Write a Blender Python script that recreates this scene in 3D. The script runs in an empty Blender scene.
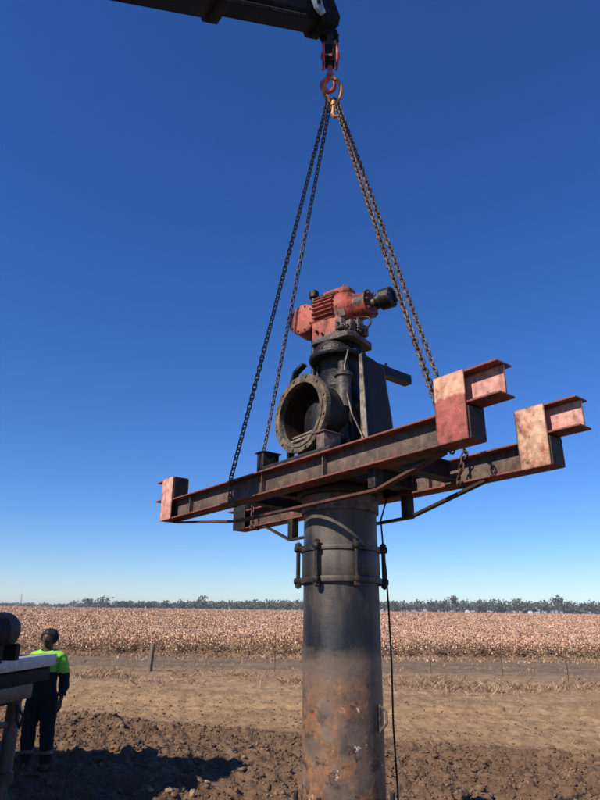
import bpy, bmesh, math, random
import numpy as np
from mathutils import Vector, Matrix, noise
from math import sin, cos, pi, radians, hypot, atan2, sqrt, exp
random.seed(7); rng = np.random.default_rng(7)
SC = bpy.context.scene
COL = SC.collection
V = Vector

# ------------------------------------------------------------------ helpers
def new_obj(name, me, parent=None):
    o = bpy.data.objects.new(name, me); COL.objects.link(o)
    if parent is not None: o.parent = parent
    return o
def tag(o, label=None, cat=None, group=None, kind=None):
    if label: o['label'] = label
    if cat: o['category'] = cat
    if group: o['group'] = group
    if kind: o['kind'] = kind
    return o
def empty(name, loc=(0, 0, 0)):
    o = bpy.data.objects.new(name, None); COL.objects.link(o); o.location = loc
    o.empty_display_size = .2
    return o

class MB:
    """collects shapes and links them as one mesh object"""
    def __init__(s): s.v = []; s.f = []; s.m = []
    def add(s, vs, fs, mi=0):
        n = len(s.v); s.v += [tuple(p) for p in vs]; s.f += [[i + n for i in f] for f in fs]; s.m += [mi] * len(fs)
        return s
    def box(s, c, sz, M=None, mi=0, taper=1.0):
        vs = []
        for k in (-.5, .5):
            t = taper if k > 0 else 1.0
            for i, j in ((-.5, -.5), (.5, -.5), (.5, .5), (-.5, .5)):
                p = V((i * sz[0] * t, j * sz[1] * t, k * sz[2]))
                if M is not None: p = M @ p
                vs.append(p + V(c))
        return s.add(vs, [(3, 2, 1, 0), (4, 5, 6, 7), (0, 1, 5, 4), (1, 2, 6, 5), (2, 3, 7, 6), (3, 0, 4, 7)], mi)
    def b2(s, a, b, mi=0):
        return s.box([(a[i] + b[i]) / 2 for i in range(3)], [abs(b[i] - a[i]) for i in range(3)], mi=mi)
    def frame(s, ax):
        ax = V(ax).normalized(); r = V((0, 0, 1)) if abs(ax.z) < .9 else V((1, 0, 0))
        x = ax.cross(r).normalized(); return x, ax.cross(x), ax
    def lathe(s, o, ax, prof, seg=32, mi=0, cap0=True, cap1=True, wob=0, sq=None):
        """prof: list of (distance along axis, radius)"""
        o = V(o); x, y, a = s.frame(ax); vs = []; fs = []
        for d, r in prof:
            for i in range(seg):
                t = 2 * pi * i / seg; rr = r * (1 + wob * noise.noise(V((cos(t) * 3, sin(t) * 3, d * 9 + 1.3))))
                vs.append(o + a * d + x * (rr * cos(t)) + y * (rr * sin(t)))
        n = len(prof)
        for k in range(n - 1):
            for i in range(seg):
                j = (i + 1) % seg
                fs.append((k * seg + i, k * seg + j, (k + 1) * seg + j, (k + 1) * seg + i))
        if cap0: fs.append(tuple(reversed(range(seg))))
        if cap1: fs.append(tuple((n - 1) * seg + i for i in range(seg)))
        return s.add(vs, fs, mi)
    def cyl(s, a, b, r, r2=None, seg=20, mi=0):
        d = V(b) - V(a)
        return s.lathe(a, d, [(0, r), (d.length, r if r2 is None else r2)], seg, mi)
    def ring(s, o, ax, r0, r1, th, seg=40, mi=0, wob=0):
        """annulus with thickness"""
        o = V(o); x, y, a = s.frame(ax); vs = []; fs = []
        for i in range(seg):
            t = 2 * pi * i / seg; w = 1 + wob * noise.noise(V((cos(t) * 5, sin(t) * 5, .7)))
            for d, r in ((0, r0), (0, r1 * w), (th, r1 * w), (th, r0)):
                vs.append(o + a * d + x * (r * cos(t)) + y * (r * sin(t)))
        for i in range(seg):
            j = (i + 1) % seg
            for q in range(4):
                q2 = (q + 1) % 4; fs.append((i * 4 + q, j * 4 + q, j * 4 + q2, i * 4 + q2))
        return s.add(vs, fs, mi)
    def tube(s, pts, r, seg=8, mi=0, closed=False):
        pts = [V(p) for p in pts]; n = len(pts); vs = []; fs = []; up = None
        for k, p in enumerate(pts):
            if closed: t = (pts[(k + 1) % n] - pts[k - 1]).normalized()
            else: t = (pts[min(k + 1, n - 1)] - pts[max(k - 1, 0)]).normalized()
            if up is None:
                up = V((0, 0, 1)) if abs(t.z) < .9 else V((1, 0, 0))
            x = t.cross(up).normalized(); up = x.cross(t).normalized()
            rr = r[k] if isinstance(r, (list, tuple)) else r
            for i in range(seg):
                a = 2 * pi * i / seg; vs.append(p + x * (rr * cos(a)) + up * (rr * sin(a)))
        for k in range(n if closed else n - 1):
            k2 = (k + 1) % n
            for i in range(seg):
                j = (i + 1) % seg; fs.append((k * seg + i, k * seg + j, k2 * seg + j, k2 * seg + i))
        if not closed:
            fs.append(tuple(reversed(range(seg)))); fs.append(tuple((n - 1) * seg + i for i in range(seg)))
        return s.add(vs, fs, mi)
    def prism(s, poly, o, ex, ey, ez, depth, mi=0):
        """polygon in the ex/ey plane through o, extruded along ez"""
        o, ex, ey, ez = V(o), V(ex), V(ey), V(ez); n = len(poly); vs = []
        for k in (0, depth):
            for a, b in poly: vs.append(o + ex * a + ey * b + ez * k)
        fs = [tuple(reversed(range(n))), tuple(range(n, 2 * n))] + [(i, (i + 1) % n, n + (i + 1) % n, n + i) for i in range(n)]
        return s.add(vs, fs, mi)
    def bolt(s, p, ax, r=.014, h=.014, mi=0):
        s.lathe(p, ax, [(0, r), (h, r)], 6, mi); s.lathe(V(p) + V(ax).normalized() * h, ax, [(0, r * .55), (h * .8, r * .55)], 8, mi); return s
    def build(s, name, mats, parent=None, bevel=0, smooth=38):
        me = bpy.data.meshes.new(name); me.from_pydata(s.v, [], s.f)
        if not isinstance(mats, (list, tuple)): mats = [mats]
        for m in mats: me.materials.append(m)
        me.polygons.foreach_set('material_index', s.m)
        bm = bmesh.new(); bm.from_mesh(me); bmesh.ops.recalc_face_normals(bm, faces=bm.faces)
        if bevel:
            es = [e for e in bm.edges if len(e.link_faces) == 2 and e.calc_face_angle(0) > radians(50)]
            bmesh.ops.bevel(bm, geom=es, offset=bevel, segments=2, affect='EDGES', profile=.5)
        bm.to_mesh(me); bm.free()
        if smooth:
            me.shade_smooth(); me.set_sharp_from_angle(angle=radians(smooth))
        return new_obj(name, me, parent)

def np_mesh(name, verts, faces, mats, midx=None, smooth=False, parent=None, attr=None):
    """verts Nx3, faces MxK (K = 3 or 4) numpy arrays"""
    me = bpy.data.meshes.new(name); verts = np.asarray(verts, np.float32); faces = np.asarray(faces, np.int32); K = faces.shape[1]
    me.vertices.add(len(verts)); me.vertices.foreach_set('co', verts.ravel())
    me.loops.add(faces.size); me.loops.foreach_set('vertex_index', faces.ravel())
    me.polygons.add(len(faces)); me.polygons.foreach_set('loop_start', np.arange(len(faces), dtype=np.int32) * K)
    for m in (mats if isinstance(mats, (list, tuple)) else [mats]): me.materials.append(m)
    if midx is not None: me.polygons.foreach_set('material_index', np.asarray(midx, np.int32))
    me.update(calc_edges=True); me.validate()
    if smooth: me.shade_smooth()
    if attr is not None:
        for k, a in attr.items():
            at = me.attributes.new(k, 'FLOAT', 'POINT'); at.data.foreach_set('value', np.asarray(a, np.float32))
    return new_obj(name, me, parent)

# ------------------------------------------------------------------ materials
def mat(name, c, rough=.7, metal=0, c2=None, scale=6, lo=.4, hi=.6, c3=None, scale3=2.5, lo3=.5, hi3=.62, bump=0, bscale=40, detail=6, spec=.28, coords='Object', stretch=None, edge=None, streak=None):
    """base colour c broken up by patches of c2 and bigger patches of c3; fine bump"""
    m = bpy.data.materials.new(name); m.use_nodes = True; nt = m.node_tree; N = nt.nodes; L = nt.links
    b = N['Principled BSDF']; b.inputs['Roughness'].default_value = rough; b.inputs['Metallic'].default_value = metal
    b.inputs['Specular IOR Level'].default_value = spec
    tc = N.new('ShaderNodeTexCoord'); src = tc.outputs[coords]
    if stretch:
        mp = N.new('ShaderNodeMapping'); mp.inputs['Scale'].default_value = stretch; L.new(src, mp.inputs[0]); src = mp.outputs[0]
    cur = None
    def patch(col_a, col_b, sc, l, h, off):
        n = N.new('ShaderNodeTexNoise'); n.inputs['Scale'].default_value = sc; n.inputs['Detail'].default_value = detail; n.inputs['Roughness'].default_value = .65
        n.noise_dimensions = '4D'; n.inputs['W'].default_value = off
        L.new(src, n.inputs['Vector'])
        mr = N.new('ShaderNodeMapRange'); mr.inputs[1].default_value = l; mr.inputs[2].default_value = h; L.new(n.outputs[0], mr.inputs[0])
        mx = N.new('ShaderNodeMix'); mx.data_type = 'RGBA'; L.new(mr.outputs[0], mx.inputs[0])
        if isinstance(col_a, tuple): mx.inputs[6].default_value = (*col_a, 1)
        else: L.new(col_a, mx.inputs[6])
        mx.inputs[7].default_value = (*col_b, 1)
        return mx.outputs[2]
    cur = c
    if c2: cur = patch(cur, c2, scale, lo, hi, len(name) * 1.7)
    if c3: cur = patch(cur, c3, scale3, lo3, hi3, len(name) * 3.1 + 5)
    def mixf(fac, A, B):
        mx = N.new('ShaderNodeMix'); mx.data_type = 'RGBA'; L.new(fac, mx.inputs[0])
        if isinstance(A, tuple): mx.inputs[6].default_value = (*A, 1)
        else: L.new(A, mx.inputs[6])
        mx.inputs[7].default_value = (*B, 1); return mx.outputs[2]
    if streak:                                    # runs of rust washed down the face
        mp = N.new('ShaderNodeMapping'); mp.inputs['Scale'].default_value = (1, 1, .10); L.new(src, mp.inputs[0])
        n = N.new('ShaderNodeTexNoise'); n.inputs['Scale'].default_value = 34; n.inputs['Detail'].default_value = 5; L.new(mp.outputs[0], n.inputs['Vector'])
        mr = N.new('ShaderNodeMapRange'); mr.inputs[1].default_value = .54; mr.inputs[2].default_value = .70; mr.inputs[4].default_value = .75; L.new(n.outputs[0], mr.inputs[0]); cur = mixf(mr.outputs[0], cur, streak)
    if edge:                                      # paint worn off along the edges
        bv_ = N.new('ShaderNodeBevel'); bv_.samples = 6; bv_.inputs['Radius'].default_value = .016
        ge = N.new('ShaderNodeNewGeometry'); dt = N.new('ShaderNodeVectorMath'); dt.operation = 'DOT_PRODUCT'; L.new(bv_.outputs[0], dt.inputs[0]); L.new(ge.outputs['Normal'], dt.inputs[1])
        n = N.new('ShaderNodeTexNoise'); n.inputs['Scale'].default_value = 18; n.inputs['Detail'].default_value = 7; L.new(src, n.inputs['Vector'])
        ma = N.new('ShaderNodeMath'); ma.operation = 'MULTIPLY_ADD'; ma.inputs[1].default_value = .30; L.new(n.outputs[0], ma.inputs[0]); L.new(dt.outputs['Value'], ma.inputs[2])
        mr = N.new('ShaderNodeMapRange'); mr.inputs[1].default_value = 1.125; mr.inputs[2].default_value = 1.05; L.new(ma.outputs[0], mr.inputs[0]); cur = mixf(mr.outputs[0], cur, edge)
    # a last fine mottling so nothing is flat
    n = N.new('ShaderNodeTexNoise'); n.inputs['Scale'].default_value = 23; n.inputs['Detail'].default_value = 8; L.new(src, n.inputs['Vector'])
    mr = N.new('ShaderNodeMapRange'); mr.inputs[1].default_value = .3; mr.inputs[2].default_value = .7; mr.inputs[3].default_value = .63; mr.inputs[4].default_value = 1.09; L.new(n.outputs[0], mr.inputs[0])
    hs = N.new('ShaderNodeHueSaturation'); L.new(mr.outputs[0], hs.inputs['Value'])
    if isinstance(cur, tuple): hs.inputs['Color'].default_value = (*cur, 1)
    else: L.new(cur, hs.inputs['Color'])
    L.new(hs.outputs[0], b.inputs['Base Color'])
    if bump:
        n2 = N.new('ShaderNodeTexNoise'); n2.inputs['Scale'].default_value = bscale; n2.inputs['Detail'].default_value = 6; L.new(src, n2.inputs['Vector'])
        bp = N.new('ShaderNodeBump'); bp.inputs['Strength'].default_value = bump; bp.inputs['Distance'].default_value = .02; L.new(n2.outputs[0], bp.inputs['Height']); L.new(bp.outputs[0], b.inputs['Normal'])
    return m

M = {}
M['web'] = mat('rusty_web_steel', (.155, .11, .082), .75, .0, (.08, .056, .043), 5, .40, .60, (.40, .10, .07), 2.3, .60, .68, .25, 60, streak=(.085, .055, .04))
M['flange'] = mat('red_oxide_edge', (.21, .055, .045), .7, 0, (.085, .045, .036), 7, .45, .6, bump=.3, bscale=50, edge=(.30, .10, .075))
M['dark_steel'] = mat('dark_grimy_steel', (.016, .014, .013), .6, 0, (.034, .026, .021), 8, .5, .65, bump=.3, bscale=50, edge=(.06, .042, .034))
M['plate_red'] = mat('faded_red_plate', (.38, .105, .085), .75, 0, (.46, .17, .13), 4, .5, .7, bump=.25, bscale=60, edge=(.10, .05, .035), streak=(.22, .09, .06))
M['plate_worn'] = mat('worn_cream_plate', (.60, .37, .25), .75, 0, (.40, .15, .10), 4.5, .50, .60, (.16, .09, .06), 9, .57, .63, bump=.25, bscale=60, edge=(.12, .065, .045), streak=(.36, .17, .11))
M['web_pink'] = mat('pink_primer_web', (.62, .33, .27), .75, 0, (.5, .18, .14), 5, .48, .66, bump=.2, bscale=60, edge=(.16, .07, .05), streak=(.36, .14, .10))
M['red_gear'] = mat('red_gearbox_paint', (.40, .075, .05), .55, 0, (.24, .058, .042), 6, .45, .62, (.035, .024, .02), 5.5, .54, .60, bump=.2, bscale=45, edge=(.12, .07, .055), streak=(.05, .03, .026))
M['red_dusty'] = mat('dusty_red_paint', (.43, .105, .074), .65, 0, (.24, .058, .045), 6, .46, .60, bump=.2, bscale=45, edge=(.13, .07, .055), streak=(.10, .045, .036))
M['grey_iron'] = mat('bare_grey_iron', (.16, .125, .105), .6, .1, (.06, .05, .045), 9, .45, .6, (.24, .08, .06), 5, .58, .66, bump=.3, bscale=40)
M['black_iron'] = mat('black_oily_iron', (.008, .0075, .0075), .46, 0, (.018, .015, .013), 7, .5, .7, bump=.3, bscale=40, spec=.30, edge=(.045, .036, .03))
M['pipe_in'] = mat('dark_pipe_lining', (.028, .014, .009), .7, 0, (.07, .032, .02), 5, .55, .75, bump=.3, bscale=30, spec=.12)
M['tan_flange'] = mat('chalky_tan_flange', (.19, .145, .10), .85, 0, (.065, .05, .038), 9, .42, .58, (.40, .32, .23), 5, .60, .70, bump=.5, bscale=50)
M['pale_steel'] = mat('scuffed_pale_steel', (.27, .235, .19), .6, .1, (.085, .068, .055), 7, .46, .58, bump=.25, bscale=40)
M['grey_tube'] = mat('grey_metal_tube', (.13, .115, .10), .55, .2, (.045, .038, .032), 7, .45, .6, bump=.2, bscale=40)
M['rod'] = mat('dull_rusty_rod', (.115, .045, .036), .75, 0, (.05, .032, .027), 7, .42, .6, bump=.3, bscale=50)
M['chain'] = mat('rusty_chain_steel', (.17, .118, .085), .6, .25, (.07, .043, .03), 14, .45, .6, coords='Generated')
M['gold'] = mat('ochre_lifting_steel', (.50, .25, .10), .55, .2, (.30, .13, .06), 20, .48, .62)
M['hook_red'] = mat('red_hook_paint', (.45, .07, .065), .5, 0, (.5, .2, .18), 15, .5, .65)
M['black'] = mat('black_paint', (.007, .007, .008), .7, 0, (.03, .028, .027), 5, .5, .7, spec=.12)
M['boom'] = mat('dark_boom_steel', (.009, .009, .0105), .7, 0, (.018, .016, .016), 4, .48, .66, bump=.1, bscale=30, spec=.12)
M['boom_blue'] = mat('pale_blue_paint', (.42, .58, .68), .5, 0, (.25, .33, .38), 12, .52, .66)
M['truck_white'] = mat('white_truck_paint', (.62, .62, .6), .4, 0, (.5, .49, .46), 3, .5, .7)
M['truck_grey'] = mat('grey_steel_rail', (.46, .48, .52), .45, .1, (.36, .37, .40), 6, .5, .7, bump=.1)
M['truck_dark'] = mat('dark_chassis_steel', (.010, .010, .011), .7, 0, (.02, .018, .016), 6, .5, .66, bump=.15, spec=.12)
M['leg_grey'] = mat('dusty_outrigger_steel', (.085, .08, .076), .5, .2, (.05, .045, .04), 6, .46, .62, bump=.15)
M['rubber'] = mat('black_rubber', (.018, .018, .018), .8, 0, (.04, .036, .03), 5, .5, .7, bump=.2)
M['glass'] = mat('dark_cab_glass', (.02, .025, .03), .08, 0)
M['skin'] = mat('dark_brown_skin', (.095, .050, .032), .5, 0, (.075, .036, .024), 20, .4, .7)
M['hair'] = mat('black_hair', (.012, .01, .009), .8, 0, (.02, .018, .016), 40, .4, .6, bump=.6, bscale=160)
M['hivis'] = mat('fluorescent_green_cloth', (.27, .66, .07), .85, 0, (.21, .56, .055), 12, .4, .7, bump=.3, bscale=25)
M['navy'] = mat('navy_cloth', (.008, .009, .014), .9, 0, (.014, .015, .02), 12, .4, .7, bump=.3, bscale=25)
M['tape'] = mat('silver_reflective_tape', (.13, .13, .13), .35, .2)
M['boot'] = mat('dark_leather_boot', (.03, .02, .014), .7, 0, (.06, .04, .028), 10, .45, .7)
M['eye'] = mat('eye_white', (.16, .14, .12), .4)
M['wood'] = mat('weathered_fence_wood', (.22, .165, .12), .9, 0, (.11, .08, .06), 10, .45, .62, bump=.5, stretch=(6, 6, 1))
M['wire'] = mat('dull_fence_wire', (.12, .085, .06), .6, .3)
M['stone'] = mat('pale_field_stone', (.38, .27, .18), .9, 0, (.22, .15, .10), 14, .45, .62, bump=.5)
M['clod'] = mat('dark_soil_clod', (.18, .113, .07), .95, 0, (.12, .075, .047), 9, .42, .62, (.25, .165, .10), 2.2, .52, .66, bump=.6, bscale=50, spec=.15)
M['bark'] = mat('grey_bark', (.12, .10, .08), .9)
for i, c in enumerate([(.082, .100, .066), (.105, .116, .076), (.066, .082, .055), (.125, .125, .088)]):
    M['leaf%d' % i] = mat('gum_leaf_%d' % i, c, .8, spec=.2)
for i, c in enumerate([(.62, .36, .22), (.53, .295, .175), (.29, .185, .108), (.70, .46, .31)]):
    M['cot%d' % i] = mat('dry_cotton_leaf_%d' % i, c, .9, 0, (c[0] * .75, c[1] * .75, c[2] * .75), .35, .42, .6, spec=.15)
M['boll'] = mat('open_cotton_boll', (.78, .60, .48), .95, 0, (.62, .45, .35), 3, .42, .6, spec=.1)
for i, c in enumerate([(.50, .34, .22), (.42, .275, .175), (.32, .21, .13)]):
    M['grass%d' % i] = mat('dry_grass_%d' % i, c, .9, 0, (c[0] * .7, c[1] * .7, c[2] * .7), 2, .42, .6, spec=.15)

def column_mat():
    """tarred upper pipe with a ragged lower edge, mud-grey band, then rust, scale and flaking paint near the foot"""
    m = bpy.data.materials.new('stained_column_pipe'); m.use_nodes = True; nt = m.node_tree; N = nt.nodes; L = nt.links
    b = N['Principled BSDF']; b.inputs['Roughness'].default_value = .62; b.inputs['Specular IOR Level'].default_value = .4
    tc = N.new('ShaderNodeTexCoord'); sx = N.new('ShaderNodeSeparateXYZ'); L.new(tc.outputs['Object'], sx.inputs[0])
    def nz(scale, detail=7, w=0, stretch=None, rough=.62):
        n = N.new('ShaderNodeTexNoise'); n.noise_dimensions = '4D'; n.inputs['W'].default_value = w
        n.inputs['Scale'].default_value = scale; n.inputs['Detail'].default_value = detail; n.inputs['Roughness'].default_value = rough
        s = tc.outputs['Object']
        if stretch:
            mp = N.new('ShaderNodeMapping'); mp.inputs['Scale'].default_value = stretch; L.new(s, mp.inputs[0]); s = mp.outputs[0]
        L.new(s, n.inputs['Vector']); return n.outputs[0]
    def mth(op, a, b_=None):
        x = N.new('ShaderNodeMath'); x.operation = op
        for i, q in enumerate((a, b_)):
            if q is None: continue
            if isinstance(q, (int, float)): x.inputs[i].default_value = q
            else: L.new(q, x.inputs[i])
        return x.outputs[0]
    def rng_(v, a, b_, c=0, d=1):
        x = N.new('ShaderNodeMapRange'); L.new(v, x.inputs[0])
        for i, q in enumerate((a, b_, c, d)): x.inputs[i + 1].default_value = q
        return x.outputs[0]
    def mix(f, A, B):
        x = N.new('ShaderNodeMix'); x.data_type = 'RGBA'; L.new(f, x.inputs[0])
        for i, q in ((6, A), (7, B)):
            if isinstance(q, tuple): x.inputs[i].default_value = (*q, 1)
            else: L.new(q, x.inputs[i])
        return x.outputs[2]
    def mixs(f, A, B):
        x = N.new('ShaderNodeMix'); x.data_type = 'RGBA'; L.new(f, x.inputs[0]); L.new(A, x.inputs[6]); L.new(B, x.inputs[7]); return x.outputs[2]
    z = sx.outputs[2]
    streak = nz(5, 6, 1, (1, 1, .25))
    zj = mth('ADD', z, mth('MULTIPLY', mth('SUBTRACT', nz(5, 10, 2, rough=.72), .5), .26))      # ragged boundary
    zj2 = mth('ADD', z, mth('MULTIPLY', mth('SUBTRACT', nz(3, 8, 3), .5), .7))
    tar = mix(rng_(streak, .38, .66), (.020, .018, .017), (.115, .093, .074))
    tar = mix(rng_(nz(2.2, 8, 9, (1.4, 1.4, .8)), .56, .7), tar, (.13, .10, .078))
    tarblack = mix(rng_(streak, .4, .7), (.012, .0135, .016), (.046, .046, .045))
    tar = mix(rng_(zj2, -.95, -1.15), tar, tarblack)
    mud = mix(rng_(nz(3, 7, 4, (1, 1, 3)), .4, .62), (.105, .078, .058), (.165, .115, .082))
    low = mix(rng_(nz(3.2, 8, 5), .44, .6), (.075, .055, .044), (.17, .115, .08))
    rust = mix(rng_(nz(13, 10, 21, rough=.75), .42, .60), (.26, .125, .055), (.12, .06, .034)); rust = mix(rng_(nz(21, 8, 22, rough=.7), .58, .66), rust, (.42, .24, .12))
    low = mixs(rng_(nz(4.4, 10, 6, rough=.75), .465, .53), low, rust)
    low = mix(rng_(nz(9, 10, 7, rough=.75), .55, .60), low, (.05, .032, .024))
    low = mix(rng_(nz(8, 10, 8, rough=.75), .605, .63), low, (.56, .43, .34))
    low = mix(rng_(nz(9, 6, 12), .66, .69), low, (.25, .06, .04))
    c = mix(rng_(zj2, -1.45, -1.72), mud, low)
    c = mix(rng_(zj, -1.37, -1.27), c, tar)
    L.new(c, b.inputs['Base Color'])
    bp = N.new('ShaderNodeBump'); bp.inputs['Strength'].default_value = .22; bp.inputs['Distance'].default_value = .02
    L.new(mth('ADD', nz(22, 8, 10), mth('MULTIPLY', nz(5, 5, 11), 1.2)), bp.inputs['Height']); L.new(bp.outputs[0], b.inputs['Normal'])
    L.new(rng_(streak, .35, .65, .34, .68), b.inputs['Roughness'])
    return m
M['column'] = column_mat()
def split_plate():
    m = M['plate_red'].copy(); m.name = 'red_plate_worn_above'; nt = m.node_tree; N = nt.nodes; L = nt.links
    hs = [n for n in N if n.type == 'HUE_SAT'][0]; old = hs.inputs['Color'].links[0].from_socket
    tc = [n for n in N if n.type == 'TEX_COORD'][0]; sx = N.new('ShaderNodeSeparateXYZ'); L.new(tc.outputs['Object'], sx.inputs[0])
    nz = N.new('ShaderNodeTexNoise'); nz.inputs['Scale'].default_value = 14; nz.inputs['Detail'].default_value = 8; L.new(tc.outputs['Object'], nz.inputs['Vector'])
    ml = N.new('ShaderNodeMath'); ml.operation = 'MULTIPLY_ADD'; ml.inputs[1].default_value = .09; L.new(nz.outputs[0], ml.inputs[0]); L.new(sx.outputs[2], ml.inputs[2])
    mr = N.new('ShaderNodeMapRange'); mr.inputs[1].default_value = .222; mr.inputs[2].default_value = .240; L.new(ml.outputs[0], mr.inputs[0])
    n2 = N.new('ShaderNodeTexNoise'); n2.inputs['Scale'].default_value = 17; n2.inputs['Detail'].default_value = 8; L.new(tc.outputs['Object'], n2.inputs['Vector'])
    m2 = N.new('ShaderNodeMapRange'); m2.inputs[1].default_value = .45; m2.inputs[2].default_value = .68; L.new(n2.outputs[0], m2.inputs[0])
    cr = N.new('ShaderNodeMix'); cr.data_type = 'RGBA'; cr.inputs[6].default_value = (.62, .36, .235, 1); cr.inputs[7].default_value = (.46, .19, .13, 1); L.new(m2.outputs[0], cr.inputs[0])
    mx = N.new('ShaderNodeMix'); mx.data_type = 'RGBA'; L.new(mr.outputs[0], mx.inputs[0]); L.new(old, mx.inputs[6]); L.new(cr.outputs[2], mx.inputs[7]); L.new(mx.outputs[2], hs.inputs['Color']); return m
M['plate_split'] = split_plate()

def ground_mat():
    m = bpy.data.materials.new('farm_soil'); m.use_nodes = True; nt = m.node_tree; N = nt.nodes; L = nt.links
    b = N['Principled BSDF']; b.inputs['Roughness'].default_value = .95; b.inputs['Specular IOR Level'].default_value = .15
    at = N.new('ShaderNodeAttribute'); at.attribute_name = 'zone'
    tc = N.new('ShaderNodeTexCoord')
    def nz(scale, d=8, st=None):
        n = N.new('ShaderNodeTexNoise'); n.inputs['Scale'].default_value = scale; n.inputs['Detail'].default_value = d; n.inputs['Roughness'].default_value = .65
        s = tc.outputs['Object']
        if st:
            mp = N.new('ShaderNodeMapping'); mp.inputs['Scale'].default_value = st; L.new(s, mp.inputs[0]); s = mp.outputs[0]
        L.new(s, n.inputs['Vector']); return n.outputs[0]
    mr = N.new('ShaderNodeMapRange'); mr.inputs[1].default_value = .3; mr.inputs[2].default_value = .7; mr.inputs[3].default_value = -.14; mr.inputs[4].default_value = .14
    L.new(nz(1.3), mr.inputs[0])
    ad = N.new('ShaderNodeMath'); L.new(at.outputs['Fac'], ad.inputs[0]); L.new(mr.outputs[0], ad.inputs[1])
    dv = N.new('ShaderNodeMath'); dv.operation = 'DIVIDE'; L.new(ad.outputs[0], dv.inputs[0]); dv.inputs[1].default_value = 4
    cr = N.new('ShaderNodeValToRGB'); e = cr.color_ramp.elements
    stops = [(0, (.155, .096, .058)), (.245, (.165, .103, .063)), (.262, (.275, .176, .096)), (.36, (.335, .216, .116)), (.485, (.31, .199, .108)), (.505, (.345, .228, .13)), (.70, (.29, .19, .11)), (.735, (.20, .143, .093)), (.96, (.215, .152, .10)), (1, (.25, .15, .095))]
    while len(e) < len(stops): e.new(.5)
    for el, (p, c) in zip(e, stops): el.position = p; el.color = (*c, 1)
    L.new(dv.outputs[0], cr.inputs[0])
    m2 = N.new('ShaderNodeMapRange'); m2.inputs[1].default_value = .3; m2.inputs[2].default_value = .72; m2.inputs[3].default_value = .53; m2.inputs[4].default_value = 1.18; L.new(nz(4.5, 10), m2.inputs[0])
    m3 = N.new('ShaderNodeMapRange'); m3.inputs[1].default_value = .3; m3.inputs[2].default_value = .7; m3.inputs[3].default_value = .82; m3.inputs[4].default_value = 1.18; L.new(nz(.6, 6, (1, 2.5, 1)), m3.inputs[0])
    mu = N.new('ShaderNodeMath'); mu.operation = 'MULTIPLY'; L.new(m2.outputs[0], mu.inputs[0]); L.new(m3.outputs[0], mu.inputs[1])
    hs = N.new('ShaderNodeHueSaturation'); L.new(cr.outputs[0], hs.inputs['Color']); L.new(mu.outputs[0], hs.inputs['Value']); L.new(hs.outputs[0], b.inputs['Base Color'])
    bp = N.new('ShaderNodeBump'); bp.inputs['Strength'].default_value = .8; bp.inputs['Distance'].default_value = .05
    L.new(nz(14, 10), bp.inputs['Height']); L.new(bp.outputs[0], b.inputs['Normal'])
    return m
M['ground'] = ground_mat()

# ------------------------------------------------------------------ camera, light, sky
F_PX, H_PX = 615 * 1.0145, 800.0
PITCH = math.atan(208.8 / F_PX); ROLL = radians(.76); EYE = 2.0
cam = bpy.data.cameras.new('camera'); co = new_obj('camera', cam); SC.camera = co
cam.sensor_fit = 'VERTICAL'; cam.sensor_height = 24; cam.lens = 24 * F_PX / H_PX
cam.clip_start = .05; cam.clip_end = 6000
fw = V((0, cos(PITCH), sin(PITCH))); u0 = V((0, -sin(PITCH), cos(PITCH))); r0 = V((1, 0, 0))
rt = r0 * cos(ROLL) + u0 * sin(ROLL); up = u0 * cos(ROLL) - r0 * sin(ROLL)
mm = Matrix((rt, up, -fw)).transposed().to_4x4(); mm.translation = V((0, 0, EYE)); co.matrix_world = mm

SUN_AZ, SUN_EL = 49.0, 41.0                       # degrees to the left of straight behind the camera
to_sun = V((-sin(radians(SUN_AZ)) * cos(radians(SUN_EL)), -cos(radians(SUN_AZ)) * cos(radians(SUN_EL)), sin(radians(SUN_EL))))
sl = bpy.data.lights.new('sun', 'SUN'); sl.energy = 5.0; sl.angle = radians(.5); sl.color = (1, .90, .78)
so = new_obj('sun', sl); so.rotation_euler = to_sun.to_track_quat('Z', 'Y').to_euler(); so.location = (-8, -7, 14)
W = bpy.data.worlds.new('World'); SC.world = W; W.use_nodes = True; wn = W.node_tree.nodes; wl = W.node_tree.links
sky = wn.new('ShaderNodeTexSky'); sky.sky_type = 'NISHITA'; sky.sun_disc = False
sky.sun_elevation = radians(SUN_EL); sky.sun_rotation = math.atan2(to_sun.x, to_sun.y)
sky.air_density = 1.0; sky.dust_density = 0; sky.ozone_density = 10; sky.altitude = 200
hsv = wn.new('ShaderNodeHueSaturation'); hsv.inputs['Saturation'].default_value = 1.13; hsv.inputs['Hue'].default_value = .510; wl.new(sky.outputs[0], hsv.inputs['Color'])
wl.new(hsv.outputs[0], wn['Background'].inputs[0]); wn['Background'].inputs[1].default_value = .105
vs_ = SC.view_settings; vs_.view_transform = 'Standard'; vs_.look = 'None'; vs_.gamma = 1; vs_.use_curve_mapping = False; vs_.exposure = .4

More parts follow.
